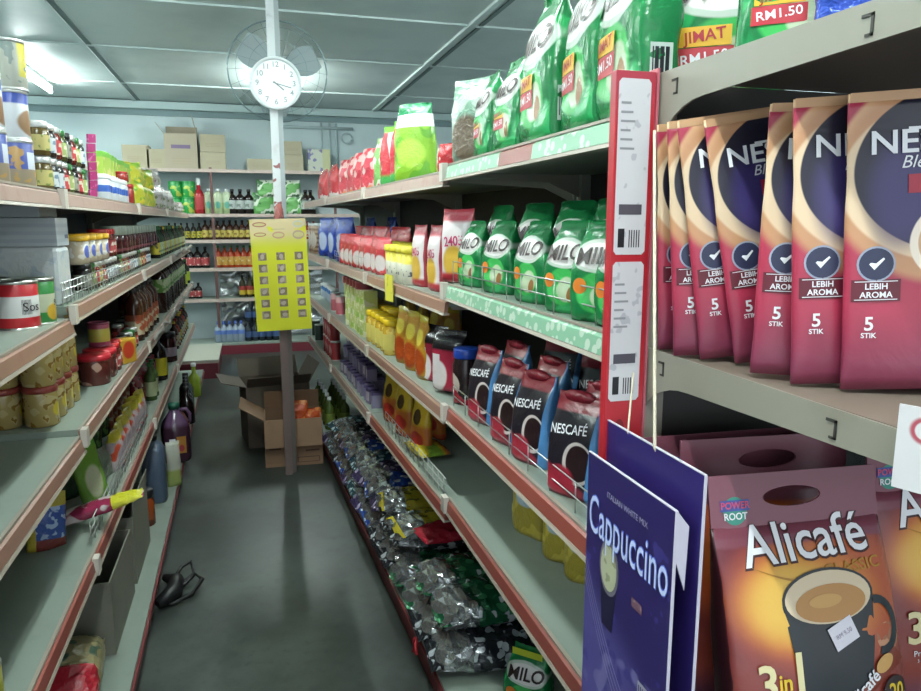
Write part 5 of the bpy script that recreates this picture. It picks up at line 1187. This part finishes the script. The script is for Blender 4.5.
spawn(ab, (.665, .655, ZL+.002), R(-5), 'brown three in one coffee bag with oval handle, in front', rx=R(-14), sc=(.94, 1, 1))
spawn(ab, (.690, .800, ZL+.004), R(174), 'plum handled coffee bag just behind the front coffee bag', rx=R(3), sc=(1, .8, 1.03))
spawn(ab, (.935, .700, ZL+.018), R(-4), 'plum handled coffee bag right of the front one, picture edge', rx=R(-8), sc=(1, 1, .98))
spawn(ab, (.655, .862, ZL+.004), R(-3), 'plum handled coffee bag at the back left below the bracket', sc=(1, .6, 1.02))

# ------------------------------------------------------------ packs on top of the endcap
bp, _ = simple_bag('foil_drink_pack', .13, .20, .05, M('blue_foil_pack', '2a48a8', .2, .3, crinkle=.6, layers=(('N', 14, .55, 'a9b4d0'), ('Z', .12, .13, '2f5fc0'))), 'x', 'drink pack', seed=97, rumple=.003)
for k, (x, y) in enumerate(((.715, .72), (.775, .79), (.85, .73), (.90, .82))):
    spawn(bp, (x, y, 1.701), R(-30), 'blue foil pack on the endcap top, ' + ORL[k])
pkp, _ = simple_bag('foil_drink_pack', .10, .17, .05, M('plum_foil_pack', '8f5a6c', .25, crinkle=.5, layers=(('N', 18, .55, '4a3a5c'),)), 'x', 'drink pack', seed=98, rumple=.003)
for k, (x, y) in enumerate(((.80, .88), (1.0, .84))): spawn(pkp, (x, y, 1.701), R(-30), 'plum foil pack behind the blue packs, ' + ['left', 'right'][k])
bxo = carton('flat_carton', .4, .2, .03, M('orange_brown_board', '9c6a50', .6), 'flat orange brown carton lying at the back of endcap top', 'box'); bxo.location = (1.2, .62, 1.70)

# ------------------------------------------------------------ red carton panel hung on the corner
rp = thing('carton_strip', (.513, .912, 1.10)); rp.scale = (.84, 1, 1); tag(rp, 'tall red carton strip with white information panels hanging at the gondola corner', 'carton')
RC = M('carton_red', 'b3242f', .4, layers=(('Z', .50, .60, 'a83242'),))
MB().box(-.036, -.008, 0, .036, .008, .60).build('body', RC, rp, bevel=.001)
PW = M('panel_print', 'cfccd0', .5, layers=(('N', 60, .62, 'b5b3ba'),))
def rpanel(z0, z1):
    c = .005; pl = decal(rp, [(-.031+c, z0), (.027-c, z0), (.027, z0+c), (.027, z1-c), (.027-c, z1), (-.031+c, z1), (-.031, z1-c), (-.031, z0+c)], PW, -.008, 'information_panel', .0005)
    for i in range(6): decal(pl, rect(-.026, -.008+.004*(i % 3), z1-.03-.012*i, z1-.033-.012*i), GREYP, -.0085, 'print_line', .0004)
    zz = z0+.055
    decal(pl, rect(-.024, .018, zz, zz+.014), M('print_dark', '4f4a55', .5), -.0085, 'print_block', .0004)
    decal(pl, rect(-.024, -.012, z0+.010, z0+.036), BLACK, -.0085, 'print_block', .0004)
    for i in range(5): decal(pl, rect(-.004+.0045*i, -.002+.0045*i, z0+.010, z0+.034), BLACK, -.0085, 'bar', .0004)
rpanel(.355, .59); rpanel(.145, .345)
decal(rp, ell(-.008, .10, .010, .018), M('emblem_dark_red', '7c1a24', .5), -.008, 'emblem', .0006)
MB().box(.0365, -.010, .0, .0405, .010, .605).build('side_fold', M('fold_pink', 'b8606c', .4), rp)


# ------------------------------------------------------------ purple cappuccino carton hanging beside the shelf end
cp = thing('cappuccino_carton', (.474, .792, .762), R(-91)); tag(cp, 'dark purple cappuccino carton hanging by strings at the shelf end', 'carton')
w, h, d = .228, .410, .030
PUR = M('carton_purple', '2a2058', .35, layers=(('D', .5, 1, .215, .12, '4d4684'), ('N', 40, .62, .05, .36, '3c3478'), ('N', 16, .6, .0, .16, '6a6496')))
PUB = M('carton_purple_back', '2c2060', .35); EDGE = M('board_edge', 'c9c4d2', .5)
MB().box(-w/2, -d/2, 0, w/2, -d/2+.003, h, 0).build('front_panel', PUR, cp)
MB().box(-w/2+.0, d/2-.003, 0, w/2+.012, d/2, h+.045).build('back_panel', PUB, cp)
MB().box(-w/2, -d/2+.003, 0, -w/2+.003, d/2-.003, h-.02).build('side_panel', PUB, cp)
MB().box(-w/2, -d/2, -.003, w/2, d/2, 0).build('bottom_panel', PUB, cp)
ed = MB().box(w/2, -d/2-.0004, 0, w/2+.0012, -d/2+.0034, h+.0004).box(w/2+.012, d/2-.0034, 0, w/2+.0132, d/2+.0004, h+.045).box(-w/2, -d/2-.0004, h, w/2, -d/2+.0034, h+.0012).box(-w/2, d/2-.0034, h+.045, w/2+.012, d/2+.0004, h+.0462)
ed.build('cut_edges', EDGE, cp)
MB().prism([(0, 0), (.016, -.02), (.014, -.10), (0, -.06)], lambda u, v, q: (w/2-.002+.002*q, -d/2+.003+u, h+v)).build('tuck_flap', EDGE, cp)
F0 = -d/2
text(cp, 'Cappuccino', .080, .002, .322, M('carton_text_glow', '5f6fd0', .4), F0, bold=.02, sx=.56, name='name_outline')
text(cp, 'Cappuccino', .080, .002, .322, M('carton_text', 'c3cdf0', .4), F0-.0006, bold=.0, sx=.56)
text(cp, 'ITALIAN WHITE MIX', .012, .002, .368, M('carton_small_text', 'a9a3c4', .4), F0)
e = decal(cp, ell(-.040, .265, .028, .040), M('cup_ring', '6f6a78', .4), F0, 'cup_rim'); decal(e, ell(-.040, .265, .023, .033), M('froth', 'b3b394', .4, layers=(('N', 60, .55, '8f8f70'),)), F0, 'froth', .0012)
decal(cp, [(-.066, .258), (-.014, .258), (-.026, .175), (-.056, .175)], M('cup_dark', '1c1836', .4), F0, 'cup_body', .0005)
for i in range(4):
    wl = MB(); P = [(-.113+.226*q/20, .255-.012*i-.20*(1-(1-q/20)**2)+.02*(q/20)) for q in range(21)]
    wl.v = [(a, F0-.0009, b_) for a, b_ in P] + [(a, F0-.0009, b_-.0022) for a, b_ in P]
    for q in range(20): wl.face((q, q+1, 22+q, 21+q))
    wl.build('wave_line', M('carton_line', '8f88b8', .4), cp)
bc_ = decal(cp, rect(.050, .098, .09, .155), M('barcode_white', 'a8a4b0', .5), F0, 'barcode_patch', .001)
for i in range(9): decal(bc_, rect(.053+.0046*i, .0553+.0046*i, .10, .151), PUB, F0, 'bar', .0016)
decal(cp, rect(.025, .052, .245, .258), M('print_rust', '6a4a58', .5), F0, 'print_block', .0008)
STG = M('cream_string', 'd6cbb4', .6)
MB().tube([(.022, .016, h+.034), (.018, .012, h+.045), (-.10, .060, .86)], .0022, 6).build('string', STG, cp)
MB().tube([(-.05, .016, h+.034), (-.052, .012, h+.045), (-.128, .060, h+.13)], .0014, 6).build('string', STG, cp)
# white card clipped to the near end of the middle bracket
wc = tag(MB().box(-.022, -.001, -.075, .022, .001, 0).build('price_card', M('card_white', 'd9d4d6', .5, layers=(('E', .0, -.02, .012, .012, .3, 'b04a5a'), ('E', .0, -.02, .008, .008, .2, 'd9d4d6')))), 'white price card clipped to the middle bracket at the right edge', 'price card')
wc.location = (.544, .452, 1.345); wc.rotation_euler = (0, 0, R(-70))
